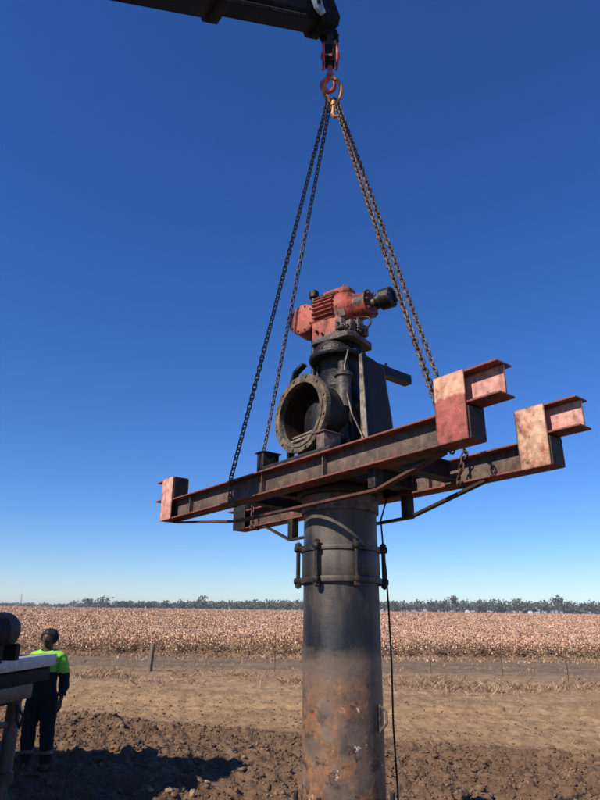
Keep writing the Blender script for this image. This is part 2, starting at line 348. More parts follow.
# ------------------------------------------------------------------ terrain
def sstep(a, b, x):
    t = np.clip((x - a) / (b - a), 0, 1); return t * t * (3 - 2 * t)
def knots(x):
    xc = np.clip(x, -9, 9)
    return 11.67 - .37 * xc, 14.65 - .18 * xc, 20.5 - .02 * xc, 25.6 + 0 * xc
def zone(x, y):
    k0, k1, k2, k3 = knots(x)
    s = np.where(y < k0, 1 + (y - k0) / 6.0, np.where(y < k1, 1 + (y - k0) / (k1 - k0), np.where(y < k2, 2 + (y - k1) / (k2 - k1), 3 + (y - k2) / (k3 - k2))))
    return np.clip(s, 0, 4)
_P = rng.permutation(512); _G = rng.random(512)
def vnoise(x, y, seed=0):
    xi = np.floor(x).astype(int); yi = np.floor(y).astype(int); fx = x - xi; fy = y - yi
    fx = fx * fx * (3 - 2 * fx); fy = fy * fy * (3 - 2 * fy)
    h = lambda a, b: _G[_P[(_P[(a + seed * 37) % 512] + b) % 512]]
    return (h(xi, yi) * (1 - fx) + h(xi + 1, yi) * fx) * (1 - fy) + (h(xi, yi + 1) * (1 - fx) + h(xi + 1, yi + 1) * fx) * fy
def fbm(x, y, o=4, seed=0):
    t = 0; a = .5
    for i in range(o): t = t + a * vnoise(x * 2 ** i, y * 2 ** i, seed + i); a *= .5
    return t
def base_h(x, y):
    s = zone(x, y)
    return np.interp(s, [0, 1, 1.15, 1.85, 2, 3, 4], [0, 0, .03, .31, .35, .30, .25])
def height(x, y):
    s = zone(x, y); h = base_h(x, y)
    pl = 1 - sstep(.93, 1.06, s + .10 * (fbm(x * .9, y * .9, 3, 40) - .47))
    ridge = np.maximum(0, fbm(x * 4.2, y * 4.2, 4, 3) - .40)
    cl = fbm(x * 7.5, y * 7.5, 3, 5) - .45; c2 = fbm(x * 15, y * 15, 2, 51) - .38
    h = h + pl * (.22 * ridge + .15 * (fbm(x * .8, y * .8, 3, 9) - .45) + (.10 + .16 * fbm(x * 1.1, y * 1.1, 2, 61)) * np.where(cl > 0, cl, 1.5 * cl) + .09 * c2)
    rest = (1 - pl) * (1 - sstep(3.6, 4, s))
    h = h + rest * (.05 * (fbm(x * 1.3, y * 1.6, 4, 12) - .47) + .05 * (fbm(x * 5, y * 5, 3, 15) - .45) + .035 * (fbm(x * 11, y * 9, 2, 18) - .38))
    h = h - .05 * (np.exp(-((s - 3.22) / .035) ** 2) + np.exp(-((s - 3.52) / .035) ** 2)) * (.4 + fbm(x * .5, y, 2, 44)) - .03 * np.exp(-((s - 1.55 - .03 * x) / .03) ** 2) * (np.abs(x) < 8)
    # a low windrow of spoil along the edge of the turned earth
    h = h + .10 * np.exp(-((s - .97) / .05) ** 2) * (fbm(x * 1.2, y * 1.2, 3, 22)) * (np.abs(x) < 12)
    return h
def axis_pts(fine, lo, hi, grow=1.22):
    a = list(fine); st = fine[1] - fine[0]
    while a[-1] < hi: st = min(st * grow, 400); a.append(a[-1] + st)
    st = fine[1] - fine[0]
    b = [fine[0]]
    while b[-1] > lo: st = min(st * grow, 400); b.append(b[-1] - st)
    return np.array(sorted(set(b[1:])) + a)
xs = axis_pts(np.arange(-5.6, 6.2, .024), -3000, 3000)
ys = np.concatenate([np.arange(-30, 5, 2.5), np.arange(5, 7.4, .3), np.arange(7.4, 13.2, .024), np.arange(13.2, 18, .06), np.arange(18, 27, .18)])
st = .3; yl = [ys[-1]]
while yl[-1] < 4200: st = min(st * 1.25, 500); yl.append(yl[-1] + st)
ys = np.concatenate([ys, yl[1:]])
X, Y = np.meshgrid(xs, ys); Z = height(X, Y)
nx, ny = len(xs), len(ys); idx = np.arange(nx * ny).reshape(ny, nx)
fc = np.stack([idx[:-1, :-1], idx[:-1, 1:], idx[1:, 1:], idx[1:, :-1]], -1).reshape(-1, 4)
g = np_mesh('ground', np.stack([X, Y, Z], -1).reshape(-1, 3), fc, M['ground'], smooth=True, attr={'zone': zone(X, Y).ravel()})
tag(g, kind='structure')
def hz(x, y): return float(height(np.array([float(x)]), np.array([float(y)]))[0])

# scatter helper: random low-poly lumps
def ico():
    bm = bmesh.new(); bmesh.ops.create_icosphere(bm, subdivisions=1, radius=1); v = np.array([p.co[:] for p in bm.verts]); f = np.array([[q.index for q in p.verts] for p in bm.faces]); bm.free()
    bm = bmesh.new(); bmesh.ops.create_icosphere(bm, subdivisions=2, radius=1); v2 = np.array([p.co[:] for p in bm.verts]); f2 = np.array([[q.index for q in p.verts] for p in bm.faces]); bm.free()
    return (v, f), (v2, f2)
ICO1, ICO2 = ico()
def rotz(n):
    a = rng.random(n) * 2 * pi; c, s = np.cos(a), np.sin(a); R = np.zeros((n, 3, 3)); R[:, 0, 0] = c; R[:, 0, 1] = -s; R[:, 1, 0] = s; R[:, 1, 1] = c; R[:, 2, 2] = 1; return R
def lumps(px, py, pz, r, proto, jit=.28, flat=.65):
    v, f = proto; n = len(px); k = len(v)
    d = v[None] * (1 + jit * (rng.random((n, k, 1)) * 2 - 1)); d = d * np.stack([.7 + .6 * rng.random(n), .7 + .6 * rng.random(n), flat * (.7 + .6 * rng.random(n))], -1)[:, None, :]
    tl = rng.normal(0, .35, (n, 1)); d[:, :, 2] += d[:, :, 0] * tl
    d = np.einsum('nij,nkj->nki', rotz(n), d) * r[:, None, None] + np.stack([px, py, pz], -1)[:, None, :]
    return d.reshape(-1, 3), (f[None] + (np.arange(n) * k)[:, None, None]).reshape(-1, f.shape[1])
def join(parts):
    V_, F_, o = [], [], 0
    for v, f in parts: V_.append(v); F_.append(f + o); o += len(v)
    return np.concatenate(V_), np.concatenate(F_)
def in_view(n, y0, y1, marg=1.0, px=.52):
    y = np.sqrt(y0 * y0 + rng.random(n) * (y1 * y1 - y0 * y0)); x = (rng.random(n) * 2 - 1) * (px * y + marg); return x, y
x, y = in_view(34000, 6.8, 13.6, .8); s = zone(x, y); keep = (s < 1.0) & (rng.random(len(x)) < .35 + .9 * fbm(x * .9, y * .9, 3, 60)); x, y = x[keep], y[keep]
r = .008 + .020 * rng.random(len(x)) ** 2; big = rng.random(len(x)) < .06; r[big] = .026 + .035 * rng.random(big.sum()) ** 2.5
z = height(x, y)
pa = [lumps(x[~big], y[~big], z[~big] + .2 * r[~big], r[~big], ICO1, .48, .75), lumps(x[big], y[big], z[big] + .1 * r[big], r[big], ICO2, .36, .62)]
x, y = in_view(5200, 9, 16, 1); s = zone(x, y); keep = (s > .98) & (s < 1.9) & (rng.random(len(x)) < np.clip(1.5 - (s - .98) * 1.6, .22, 1)); x, y = x[keep], y[keep]
r = .008 + .02 * rng.random(len(x)) ** 2
pa.append(lumps(x, y, height(x, y) + .2 * r, r, ICO1))
v, f = join(pa)
tag(np_mesh('soil_clods', v, f, M['clod']), 'loose dark clods of freshly turned earth around the pump', 'soil', kind='stuff')

# dry grass: blades as narrow bent triangles
def blades(x, y, h, w, lean, mats_n=3):
    n = len(x); z = height(x, y) - .01; a = rng.random(n) * 2 * pi; la = rng.random(n) * 2 * pi; l = lean * rng.random(n) * h
    dx, dy = np.cos(a) * w / 2, np.sin(a) * w / 2; tx, ty = np.cos(la) * l, np.sin(la) * l
    v = np.empty((n, 4, 3)); v[:, 0] = np.stack([x - dx, y - dy, z], -1); v[:, 1] = np.stack([x + dx, y + dy, z], -1)
    v[:, 2] = np.stack([x + tx + dx * .25, y + ty + dy * .25, z + h], -1); v[:, 3] = np.stack([x + tx * .5 - dx * .9, y + ty * .5 - dy * .9, z + h * .62], -1)
    return v.reshape(-1, 3), np.arange(n * 4).reshape(n, 4)
pa = []
x, y = in_view(40000, 13.5, 22, 2, .56); s = zone(x, y); d = fbm(x * .8, y * .9, 3, 70)
core = np.exp(-((s - 2.34) / .22) ** 2)
keep = (rng.random(len(x)) < core * np.clip((d - .44 - .05 * (x < 0)) * 6, 0.02, 1)); x, y = x[keep], y[keep]
k = 7; cx = np.repeat(x, k) + rng.normal(0, .05, len(x) * k); cy = np.repeat(y, k) + rng.normal(0, .05, len(x) * k)
pa.append(blades(cx, cy, .03 + .13 * rng.random(len(cx)) ** 2, .006 + .012 * rng.random(len(cx)), 1.8))
x, y = in_view(15000, 10, 17, 1, .54); s = zone(x, y); keep = (s > 1.03) & (s < 2.05) & (rng.random(len(x)) < np.clip((fbm(x * 1.4, y * 1.4, 3, 80) - .42) * 4, .03, .8)); x, y = x[keep], y[keep]
k = 3; cx = np.repeat(x, k) + rng.normal(0, .025, len(x) * k); cy = np.repeat(y, k) + rng.normal(0, .025, len(x) * k)
pa.append(blades(cx, cy, .015 + .04 * rng.random(len(cx)), .006 + .006 * rng.random(len(cx)), 2.2))
x, y = in_view(9000, 19, 26, 2, .56); s = zone(x, y); keep = (s > 3.78) | ((s > 2.9) & (rng.random(len(x)) < .05)); x, y = x[keep], y[keep]
k = 5; cx = np.repeat(x, k) + rng.normal(0, .05, len(x) * k); cy = np.repeat(y, k) + rng.normal(0, .05, len(x) * k)
pa.append(blades(cx, cy, .04 + .1 * rng.random(len(cx)), .012 + .014 * rng.random(len(cx)), 1.6))
v, f = join(pa)
tag(np_mesh('dry_grass', v, f, [M['grass0'], M['grass1'], M['grass2']], rng.choice(3, len(f), p=[.4, .35, .25])), 'short straw coloured dry grass along the bank and fence line', 'grass', kind='stuff')

# cotton: nested random cards per plant for leaves / bolls, getting coarser with distance
def cards(x, y, z, sx, sz):
    n = len(x); a = rng.random(n) * 2 * pi; t = rng.normal(0, .6, n); b = rng.random(n) * pi
    ux = np.stack([np.cos(a), np.sin(a), 0 * a], -1); uz = np.stack([-np.sin(a) * np.sin(t), np.cos(a) * np.sin(t), np.cos(t)], -1)
    e1 = ux * np.cos(b)[:, None] + uz * np.sin(b)[:, None]; e2 = -ux * np.sin(b)[:, None] + uz * np.cos(b)[:, None]
    c = np.stack([x, y, z], -1); e1 = e1 * (sx / 2)[:, None]; e2 = e2 * (sz / 2)[:, None]
    j = lambda: (1 + .35 * (rng.random((n, 1)) * 2 - 1))
    v = np.stack([c - e1 * j() - e2 * j() * .5, c + e1 * j() * .5 - e2 * j(), c + e1 * j() + e2 * j() * .5, c - e1 * j() * .5 + e2 * j()], 1)
    return v.reshape(-1, 3), np.arange(n * 4).reshape(n, 4)
CV, CF, CM = [], [], []; off = 0
def addc(vf, mi):
    global off
    v, f = vf; CV.append(v); CF.append(f + off); CM.append(np.full(len(f), mi) if np.isscalar(mi) else mi); off += len(v)
FIELD_Y = 25.7
def cotton(n, y0, y1, per, size, hgt, bollp, bsize):
    x, y = in_view(n, y0, y1, 4, .58)
    ph = hgt * (.78 + .44 * fbm(x * .22, y * .22, 3, 90)) * (.85 + .3 * rng.random(n)) 
    X_ = np.repeat(x, per) + rng.normal(0, .17, n * per); Y_ = np.repeat(y, per) + rng.normal(0, .17, n * per)
    Y_ = np.maximum(Y_, FIELD_Y - .15)
    q = rng.random(n * per) ** .62; Zq = .25 + np.repeat(ph, per) * q
    boll = rng.random(n * per) < bollp * (.25 + .95 * q)
    pch = fbm(X_ * .12, Y_ * .05, 3, 95)
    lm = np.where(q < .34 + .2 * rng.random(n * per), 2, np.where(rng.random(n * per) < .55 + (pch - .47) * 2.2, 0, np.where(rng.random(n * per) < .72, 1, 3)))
    mi = np.where(boll, 4, lm)
    sz = np.where(boll, bsize * (.7 + .6 * rng.random(n * per)), size * (.5 + rng.random(n * per)))
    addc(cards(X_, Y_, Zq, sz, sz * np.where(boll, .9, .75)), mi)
cotton(12000, FIELD_Y, 38, 32, .062, .80, .22, .055)
cotton(11000, 36, 62, 22, .090, .80, .20, .075)
cotton(18000, 60, 130, 12, .15, .80, .18, .125)
cotton(22000, 125, 420, 9, .30, .85, .13, .26)
x, y = in_view(2600, 23.6, FIELD_Y + .3, 3, .58); k_ = rng.random(len(x)) < np.clip(.12 + (fbm(x * .5, y * .9, 3, 77) - .42) * 3.2, .04, .9) * np.clip((y - 23.4) / 1.6, 0, 1); x, y = x[k_], y[k_]
addc(cards(x, y, height(x, y) + .02, .03 + .07 * rng.random(len(x)), .03 + .05 * rng.random(len(x))), np.where(rng.random(len(x)) < .7, 4, 3))   # lint and litter dropped along the field edge
v = np.concatenate(CV); f = np.concatenate(CF); mi = np.concatenate(CM)
# the shaded mass of stalks inside the canopy
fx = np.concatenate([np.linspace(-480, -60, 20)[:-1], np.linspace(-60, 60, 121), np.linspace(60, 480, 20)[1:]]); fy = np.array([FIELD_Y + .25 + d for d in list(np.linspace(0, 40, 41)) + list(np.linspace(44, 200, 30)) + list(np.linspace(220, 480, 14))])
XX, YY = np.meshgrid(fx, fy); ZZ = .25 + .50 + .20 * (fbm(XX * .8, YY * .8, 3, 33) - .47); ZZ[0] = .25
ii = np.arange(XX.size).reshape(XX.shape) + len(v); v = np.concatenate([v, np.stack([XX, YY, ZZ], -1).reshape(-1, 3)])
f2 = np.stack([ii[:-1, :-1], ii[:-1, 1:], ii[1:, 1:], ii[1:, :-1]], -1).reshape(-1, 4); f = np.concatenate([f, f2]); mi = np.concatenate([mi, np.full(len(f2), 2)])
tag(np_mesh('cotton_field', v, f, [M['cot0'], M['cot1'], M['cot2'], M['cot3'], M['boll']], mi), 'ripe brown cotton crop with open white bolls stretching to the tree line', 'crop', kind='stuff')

# ------------------------------------------------------------------ distant trees
def tree_geo(h, w, n, trunk=.28, leaf=1.0):
    """returns verts, faces, material idx: trunk + limbs (0) and leaf clumps (1..3)"""
    Vv, Ff, Mm = [], [], []; o = 0
    def tub(a, b, r0_, r1_):
        nonlocal o
        a, b = np.array(a), np.array(b); t = np.arange(5) * 2 * pi / 5; ring = np.stack([np.cos(t), np.sin(t), 0 * t], -1)
        Vv.append(np.concatenate([a + ring * r0_, b + ring * r1_])); Ff.append(np.array([[i, (i + 1) % 5, 5 + (i + 1) % 5, 5 + i] for i in range(5)]) + o); Mm.append(np.zeros(5, int)); o += 10
    tub((0, 0, -.2), (w * .03, 0, h * trunk * 1.5), h * .03, h * .018)
    nb = max(3, int(3 + w / 2)); cs = []
    for k in range(nb):
        a = 2 * pi * k / nb + rng.random(); e = np.array([np.cos(a) * w * .3 * (.4 + .8 * rng.random()), np.sin(a) * w * .3 * (.4 + .8 * rng.random()), h * (trunk + .22 + .4 * rng.random())])
        tub((w * .02, 0, h * trunk * (.7 + .5 * rng.random())), e, h * .014, h * .005); cs.append(e)
    cs.append(np.array([0, 0, h * .82])); cs = np.array(cs)
    ci = rng.integers(0, len(cs), n); p = cs[ci] + rng.normal(0, 1, (n, 3)) * np.array([w * .15, w * .15, h * .085])
    p[:, 2] = np.clip(p[:, 2], h * trunk * .8, h)
    sz = leaf * (.6 + .8 * rng.random(n))
    vv, ff = cards(p[:, 0], p[:, 1], p[:, 2], sz, sz * .8); Vv.append(vv); Ff.append(ff + o); Mm.append(rng.choice([1, 2, 3, 4], n, p=[.38, .27, .22, .13]))
    return np.concatenate(Vv), np.concatenate(Ff), np.concatenate(Mm)
TM = [M['bark'], M['leaf0'], M['leaf1'], M['leaf2'], M['leaf3']]
VV, FF, MM_, o = [], [], [], 0
def plant(x, y, h, w, n, leaf, und=False):
    global o
    v, f, m = tree_geo(h, w, n, .12 if und else .25, leaf); v = v + np.array([x, y, .25]); VV.append(v); FF.append(f + o); MM_.append(m); o += len(v)
for k in range(620):
    u = k / 620; x = -165 + 560 * u + rng.normal(0, 1.5); y = 505 - 125 * u ** .9 + rng.random() * 26
    hh = (4.6 + 3.4 * min(1, u * 2.4)) * (.62 + .6 * rng.random())
    if rng.random() < .1: hh *= 1.18
    plant(x, y, hh, hh * (.85 + .6 * rng.random()), 64, 1.25, rng.random() < .75)
for k in range(120):                                   # the lower, farther line to the left
    u = k / 120; x = -860 + 640 * u; y = 1180 - 480 * u + rng.random() * 40
    plant(x, y, 4.5 * (.5 + .8 * rng.random()), 14, 34, 2.6, True)
tag(np_mesh('tree_line', np.concatenate(VV), np.concatenate(FF), TM, np.concatenate(MM_)), 'long low band of grey-green trees on the horizon beyond the cotton', 'trees', kind='stuff')
protos = []
spots = [  # px-like lateral position chosen in metres, distance, height, width, label
    (-258, 760, 8.2, 12, 'small round dark tree standing alone on the far left horizon'),
    (-150, 470, 7.6, 9, 'leftmost of the two bushy trees where the nearer tree line begins'),
    (-136, 462, 8.8, 11, 'tallest bushy tree at the left start of the nearer tree line'),
    (-62, 430, 9.4, 8, 'tree with a narrow crown rising above the tree line left of the pump pipe'),
    (92, 385, 10.6, 7, 'slender tall gum rising above the tree line just right of the pump pipe'),
    (128, 382, 9.6, 10, 'broad gum above the tree line, left of the two tallest on the right'),
    (150, 378, 11.2, 7.5, 'tallest slender gum in the tree line at the right'),
    (178, 372, 9.8, 9, 'rightmost gum standing above the tree line near the frame edge')]
for (x, y, h, w, lab) in spots:
    v, f, m = tree_geo(h, w, 150, .22, 1.1)
    t = empty('gum_tree', (x, y, .25)); tag(t, lab, 'tree', 'gum trees standing out of the horizon tree line')
    tr = m == 0
    def sub(mask):
        ff = f[mask]; u_, inv = np.unique(ff, return_inverse=True); return v[u_], inv.reshape(ff.shape)
    a, b = sub(tr); np_mesh('trunk', a, b, M['bark'], parent=t)
    a, b = sub(~tr); np_mesh('crown', a, b, TM[1:], m[~tr] - 1, parent=t)
# a thin radio mast and two pale cotton modules far away
t = empty('radio_mast', (-345, 820, .25)); tag(t, 'thin dark radio mast on the far left horizon', 'mast')
b = MB(); b.lathe((0, 0, 0), (0, 0, 1), [(0, .45), (15.5, .25)], 6); b.build('mast_pole', M['bark'], t)
for z_, w_ in ((12.5, 2.2), (14.2, 1.4)):
    b = MB(); b.box((0, 0, z_), (w_, .3, .4)); b.build('crossarm', M['bark'], t)
for (x, y, lab) in ((91, 352, 'pale wrapped cotton module at the edge of the far trees, left of the other'), (124, 350, 'pale wrapped cotton module at the edge of the far trees, right of the other')):
    b = MB(); b.lathe((0, -1.1, 1.15), (0, 1, 0), [(0, 1.02), (.1, 1.12), (2.1, 1.12), (2.2, 1.02)], 18)
    q = b.build('cotton_module', mat('pale_wrap', (.62, .60, .56), .6)); q.location = (x, y, .25); tag(q, lab, 'cotton bale', 'cotton modules by the far trees')

# ------------------------------------------------------------------ wire fence and stones
t = empty('wire_fence', (0, 18.7, .3)); tag(t, 'old wire fence of one thick wooden post and thin pickets before the cotton', 'fence')
posts = [(-13.2, 19.1, 1), (-8.6, 18.95, 0), (-4.05, 18.66, 1), (-.6, 18.9, 0), (3.84, 19.3, 0), (5.69, 18.7, 0), (7.05, 17.6, 0), (11.5, 17.1, 0), (16, 16.6, 1)]
tops = []
for (x, y, w) in posts:
    b = MB(); z0 = hz(x, y)
    if w: b.lathe((0, 0, -.1), (.05, .02, 1), [(0, .075), (.4, .07), (.80, .062), (.815, .05)], 9, wob=.14)
    else: b.box((0, 0, .36), (.022, .005, .92)); b.box((.0, .011, .36), (.004, .02, .918))
    q = b.build('post', M['wood'] if w else M['wire'], t); q.location = (x, y - 18.7, z0 - .3); tops.append((x, y, z0))
    if w: q['label'] = 'thick weathered wooden post'
for hh in (.28, .5, .7):
    pts = []
    for i in range(len(tops) - 1):
        a, c = tops[i], tops[i + 1]
        for k in range(6):
            u = k / 6; pts.append((a[0] + (c[0] - a[0]) * u, a[1] + (c[1] - a[1]) * u - 18.7, a[2] + (c[2] - a[2]) * u - .3 + hh - .03 * sin(pi * u)))
    b = MB(); b.tube(pts, .0025, 4); b.build('wire', M['wire'], t, smooth=0)
for (x, y, r, lab) in ((-1.60, 7.92, .050, 'pale upright stone at the edge of the truck shadow, leftmost of four'), (-1.40, 7.97, .042, 'greyish stone just right of the pale upright one'), (-1.04, 8.50, .048, 'round pale stone farthest back of four in the turned earth'), (-1.14, 7.99, .038, 'brownish stone nearest to the pump pipe')):
    v, f = lumps(np.array([0.]), np.array([0.]), np.array([0.]), np.array([r]), ICO2, .20, .8)
    q = np_mesh('field_stone', v, f, M['stone'], smooth=True); q.location = (x, y, hz(x, y) + r * .7); tag(q, lab, 'stone', 'loose pale stones in the turned earth')

# ------------------------------------------------------------------ the pump, built in its own frame (x = away right, y = away left along the beams, z = up the shaft)
S = 4.2 / 5.2
th, ep, ro = .683, -.033, -.023
Uv = V((-sin(th) * cos(ep), cos(th) * cos(ep), sin(ep))); n0 = V((cos(th), sin(th), 0)); kk = n0.cross(Uv); Nv = n0 * cos(ro) + kk * sin(ro); Kv = Nv.cross(Uv)
O = V((0.277, 4.2, 2.808))
PUMP = empty('irrigation_pump')
pm = Matrix((Nv * S, Uv * S, Kv * S)).transposed().to_4x4(); pm.translation = O; PUMP.matrix_world = pm
tag(PUMP, 'large rusty irrigation pump with red gear drive and two red support beams hanging from chains', 'pump')
def lw(p): return pm @ (V(p) - V((0, 0, 3)))
class LB(MB):                                    # local shapes are given with z = 3 at the pump origin
    def build(s, name, mats, parent=None, **k):
        s.v = [(p[0], p[1], p[2] - 3) for p in s.v]; return MB.build(s, name, mats, parent, **k)

# column
b = LB(); b.lathe((0, 0, .35), (0, 0, 1), [(0, .302), (.2, .302), (1.2, .300), (2.75, .297)], 72)
colm = b.build('column_pipe', M['column'], PUMP); colm.rotation_euler = (0, 0, 0)
b = LB(); b.ring((0, 0, 2.735), (0, 0, 1), .295, .318, .13, 64); b.build('collar', M['grey_iron'], colm, bevel=.006)
b = LB()
for zz, hh, rr in ((2.425, .035, .322), (2.185, .045, .325)): b.ring((0, 0, zz), (0, 0, 1), .297, rr, hh, 64)
b.ring((0, 0, 2.23), (0, 0, 1), .297, .311, .195, 64)
b.build('clamp_band', M['column'], colm, bevel=.005)
def clampbolt(az, z0, z1, rr, par, name='clamp_bolt', m='dark_steel'):
    c, s = sin(az), -cos(az); b = LB(); ax = (0, 0, 1); p = lambda r_, z: (c * r_, s * r_, z)
    for z in (z0, z1):
        b.lathe(p(rr - .05, z), (c, s, 0), [(0, .030), (.085, .026), (.092, .016)], 12)
    b.lathe(p(rr + .008, z0 - .055), ax, [(0, .012), (z1 - z0 + .11, .012)], 10)
    b.lathe(p(rr + .008, z0 - .045), ax, [(0, .026), (.026, .026)], 6); b.lathe(p(rr + .008, z1 + .02), ax, [(0, .026), (.026, .026)], 6)
    b.lathe(p(rr + .008, z0 + .028), ax, [(0, .017), (z1 - z0 - .056, .017)], 10)
    b.build(name, M[m], par)
VA = radians(-35.3)                              # azimuth (about the shaft) that faces the camera, local frame: from -y towards +x
for d in (-88, -40, 13, 82, 135, 180):
    clampbolt(VA + radians(d), 2.203, 2.452, .335, colm)
for d in (-80, -36, 21, 66, 128, 180):
    a_ = VA + radians(d); p_ = V((sin(a_) * .352, -cos(a_) * .352, .45)); b = LB(); b.lathe(p_, (0, 0, 1), [(0, .017), (.335, .017)], 10); b.lathe(p_ + V((0, 0, .11)), (0, 0, 1), [(0, .032), (.045, .032)], 6); b.lathe(p_ + V((0, 0, .235)), (0, 0, 1), [(0, .028), (.03, .028)], 6); b.build('foot_stud', M['dark_steel'], colm)
b = LB(); b.ring((0, 0, .50), (0, 0, 1), .30, .40, .06, 64); b.ring((0, 0, .43), (0, 0, 1), .30, .40, .06, 64); b.build('foot_flange', M['column'], colm, bevel=.006)
# hand hole bracket on the shaded side
az = VA + radians(52); c, s_ = sin(az), -cos(az); t1 = V((-s_, c, 0)) * -1 if False else V((cos(az), sin(az), 0))
b = LB(); P0 = V((c * .305, s_ * .305, 1.255))
poly = [P0 + V((c, s_, 0)) * a + V((0, 0, zz)) for a, zz in ((0, -.085), (.055, -.03), (.055, .045), (0, .085))]
b.tube([poly[0], poly[1], poly[2], poly[3]], .011, 8); b.tube([poly[0], poly[3]], .011, 8)
b.build('lifting_eye', M['tan_flange'], colm)

# beams
ZT, ZB, ZP, ZS, BW = 3.102, 2.898, 3.331, 3.118, .159
TL, TR, PW, E_ = 2.15, -1.70, .228, .227
def ibeam(b, x0, y0, y1, zb, zt, fl=0, wb=1):
    ft, wt = .013, .011
    b.b2((x0, y0, zb), (x0 + BW, y1, zb + ft), fl); b.b2((x0, y0, zt - ft), (x0 + BW, y1, zt), fl)
    b.b2((x0 + BW / 2 - wt / 2, y0 + .001, zb + ft), (x0 + BW / 2 + wt / 2, y1 - .001, zt - ft), wb)
for near, x0 in ((True, -.535), (False, .371)):
    b = LB(); ibeam(b, x0, TR, TL, ZB, ZT); bo = b.build('support_beam', [M['flange'], M['web']], PUMP, bevel=.002)
    bo['label'] = 'nearer long I-beam' if near else 'farther long I-beam'
    for y0, y1, end in ((TR - E_, TR + PW - .03, 'R'), (TL - PW + .03, TL + .15, 'L')):
        b = LB(); ibeam(b, x0, y0, y1, ZS, ZP); b.build('end_stub', [M['flange'], M['web_pink']], bo, bevel=.002)
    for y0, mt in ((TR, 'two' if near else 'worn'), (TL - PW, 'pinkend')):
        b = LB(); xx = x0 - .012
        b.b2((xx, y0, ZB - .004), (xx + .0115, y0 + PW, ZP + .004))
        q = b.build('gusset_plate', M['plate_split'] if mt == 'two' else M['plate_worn'] if mt == 'worn' else M['web_pink'] if near else M['dark_steel'], bo, bevel=.002)  # far-left plate takes the dark material to paint in the nearer beam's shadow
        b = LB(); b.tube([(x0 - .003, y0 + PW + .003, ZB + .02 + k * .02) for k in range(21)], [.006 + .0025 * ((k * 7) % 3 - 1) * .6 for k in range(21)], 6); b.build('weld_bead', M['dark_steel'], bo)
        b = LB(); b.b2((x0 + BW + .0005, y0, ZB + .01), (x0 + BW + .012, y0 + PW, ZP - .01)); b.build('back_plate', M['flange'], bo)
    for y0, y1, z0, z1, e in ((TL - PW - .012, TL - PW, ZT + .001, ZP - .002, .004), (TR + PW, TR + PW + .012, ZT + .001, ZP - .002, .004), (TR - .010, TR - .0005, ZB + .003, ZT - .003, .003), (TL + .0005, TL + .010, ZB + .003, ZT - .003, .003)):
        b = LB(); b.b2((x0 + e, y0, z0), (x0 + BW - e, y1, z1)); b.build('end_plate', M['dark_steel'], bo)
    for y in ((.42, -.36, 1.62) if near else (-.62, .62)):
        b = LB(); b.b2((x0 + .03, y, ZB + .0135), (x0 + BW / 2 - .006, y + .012, ZT - .0135)); b.build('stiffener', M['web'], bo)
    # truss rod underneath with struts
    if near: xr = -.42; pts = [(xr, 2.05, ZB - .010), (xr, .897, 2.752), (xr, -.837, 2.746), (xr, -1.425, ZB - .010)]
    else: xr = .41; pts = [(xr, 1.606, ZB - .012), (xr, 1.18, 2.70), (xr, -.396, 2.715), (xr, -1.15, ZB - .010)]
    zr = pts[1][2]
    b = LB()
    for a, c2 in zip(pts[:-1], pts[1:]):
        a, c2 = V(a), V(c2); d = c2 - a; b.prism([(-.026, -.009), (.026, -.009), (.026, .009), (-.026, .009)], a, (1, 0, 0), d.normalized().cross(V((1, 0, 0))), d.normalized(), d.length)
    b.build('truss_rod', M['rod'] if near else M['dark_steel'], bo)
    for y in ((-.81,) if near else (1.14, -.37)):
        b = LB(); b.b2((xr - .035, y - .035, zr + .01), (xr + .05, y + .035, ZB - .0005)); b.build('strut', M['dark_steel'], bo, bevel=.004)
# cross members between the beams
for y in (.86, -.86, .42, -.42):
    b = LB(); zt = ZT - .03; x0, x1 = -.37, .365
    b.b2((x0, y - .05, zt - .15), (x1, y + .05, zt - .14)); b.b2((x0, y - .05, zt - .01), (x1, y + .05, zt)); b.b2((x0, y - .006, zt - .14), (x1, y + .006, zt - .01))
    b.build('cross_member', M['dark_steel'], PUMP)
b = LB(); b.box((0, 0, ZT + .016), (1.06, .92, .03)); b.ring((0, 0, ZB - .03), (0, 0, 1), .29, .36, .05, 48); b.build('base_plate', M['dark_steel'], PUMP, bevel=.004)
for y, zz in ((.42, 3.26), (-.36, 3.255)):
    b = LB(); b.b2((-.53, y - .045, ZT + .001), (-.36, y + .045, zz)); b.b2((-.545, y - .06, zz), (-.345, y + .06, zz + .012)); q = b.build('mounting_block', M['dark_steel'] if y > 0 else M['grey_iron'], PUMP, bevel=.003)

# discharge elbow: flanged outlet over the nearer beam
DH = LB(); cz = 3.53
DH.lathe((-.40, 0, cz), (1, 0, 0), [(0, .285), (.10, .28), (.45, .28), (.62, .25), (.72, .16), (.76, 0.02)], 56, cap0=False)
DH.lathe((-.399, 0, cz), (1, 0, 0), [(0, .262), (.10, .262), (.45, .262), (.60, .23), (.70, .14)], 56, mi=1, cap0=False)
DH.lathe((0, 0, ZT + .03), (0, 0, 1), [(0, .36), (.04, .36), (.045, .305), (.45, .30), (.62, .26), (.70, .20)], 56)
dh = DH.build('discharge_head', [M['black_iron'], M['pipe_in']], PUMP)
b = LB(); b.ring((-.445, 0, cz), (1, 0, 0), .262, .335, .05, 72, wob=.035); b.ring((-.4455, 0, cz), (-1, 0, 0), .264, .292, .008, 72, wob=.02)
for k in range(12):
    t = 2 * pi * (k + .5) / 12; b.lathe((-.446, .314 * cos(t), cz + .314 * sin(t)), (-1, 0, 0), [(0, .014), (.010, .012)], 6, 0)
b.build('outlet_flange', [M['tan_flange'], M['black_iron']], dh)
b = LB()
for (y0, z0, x_) in ((.0, 3.375, -.34), (.0, 3.315, -.40)):
    b.tube([(x_, .205, z0), (x_, -.20, z0 + .012)], .011, 8)
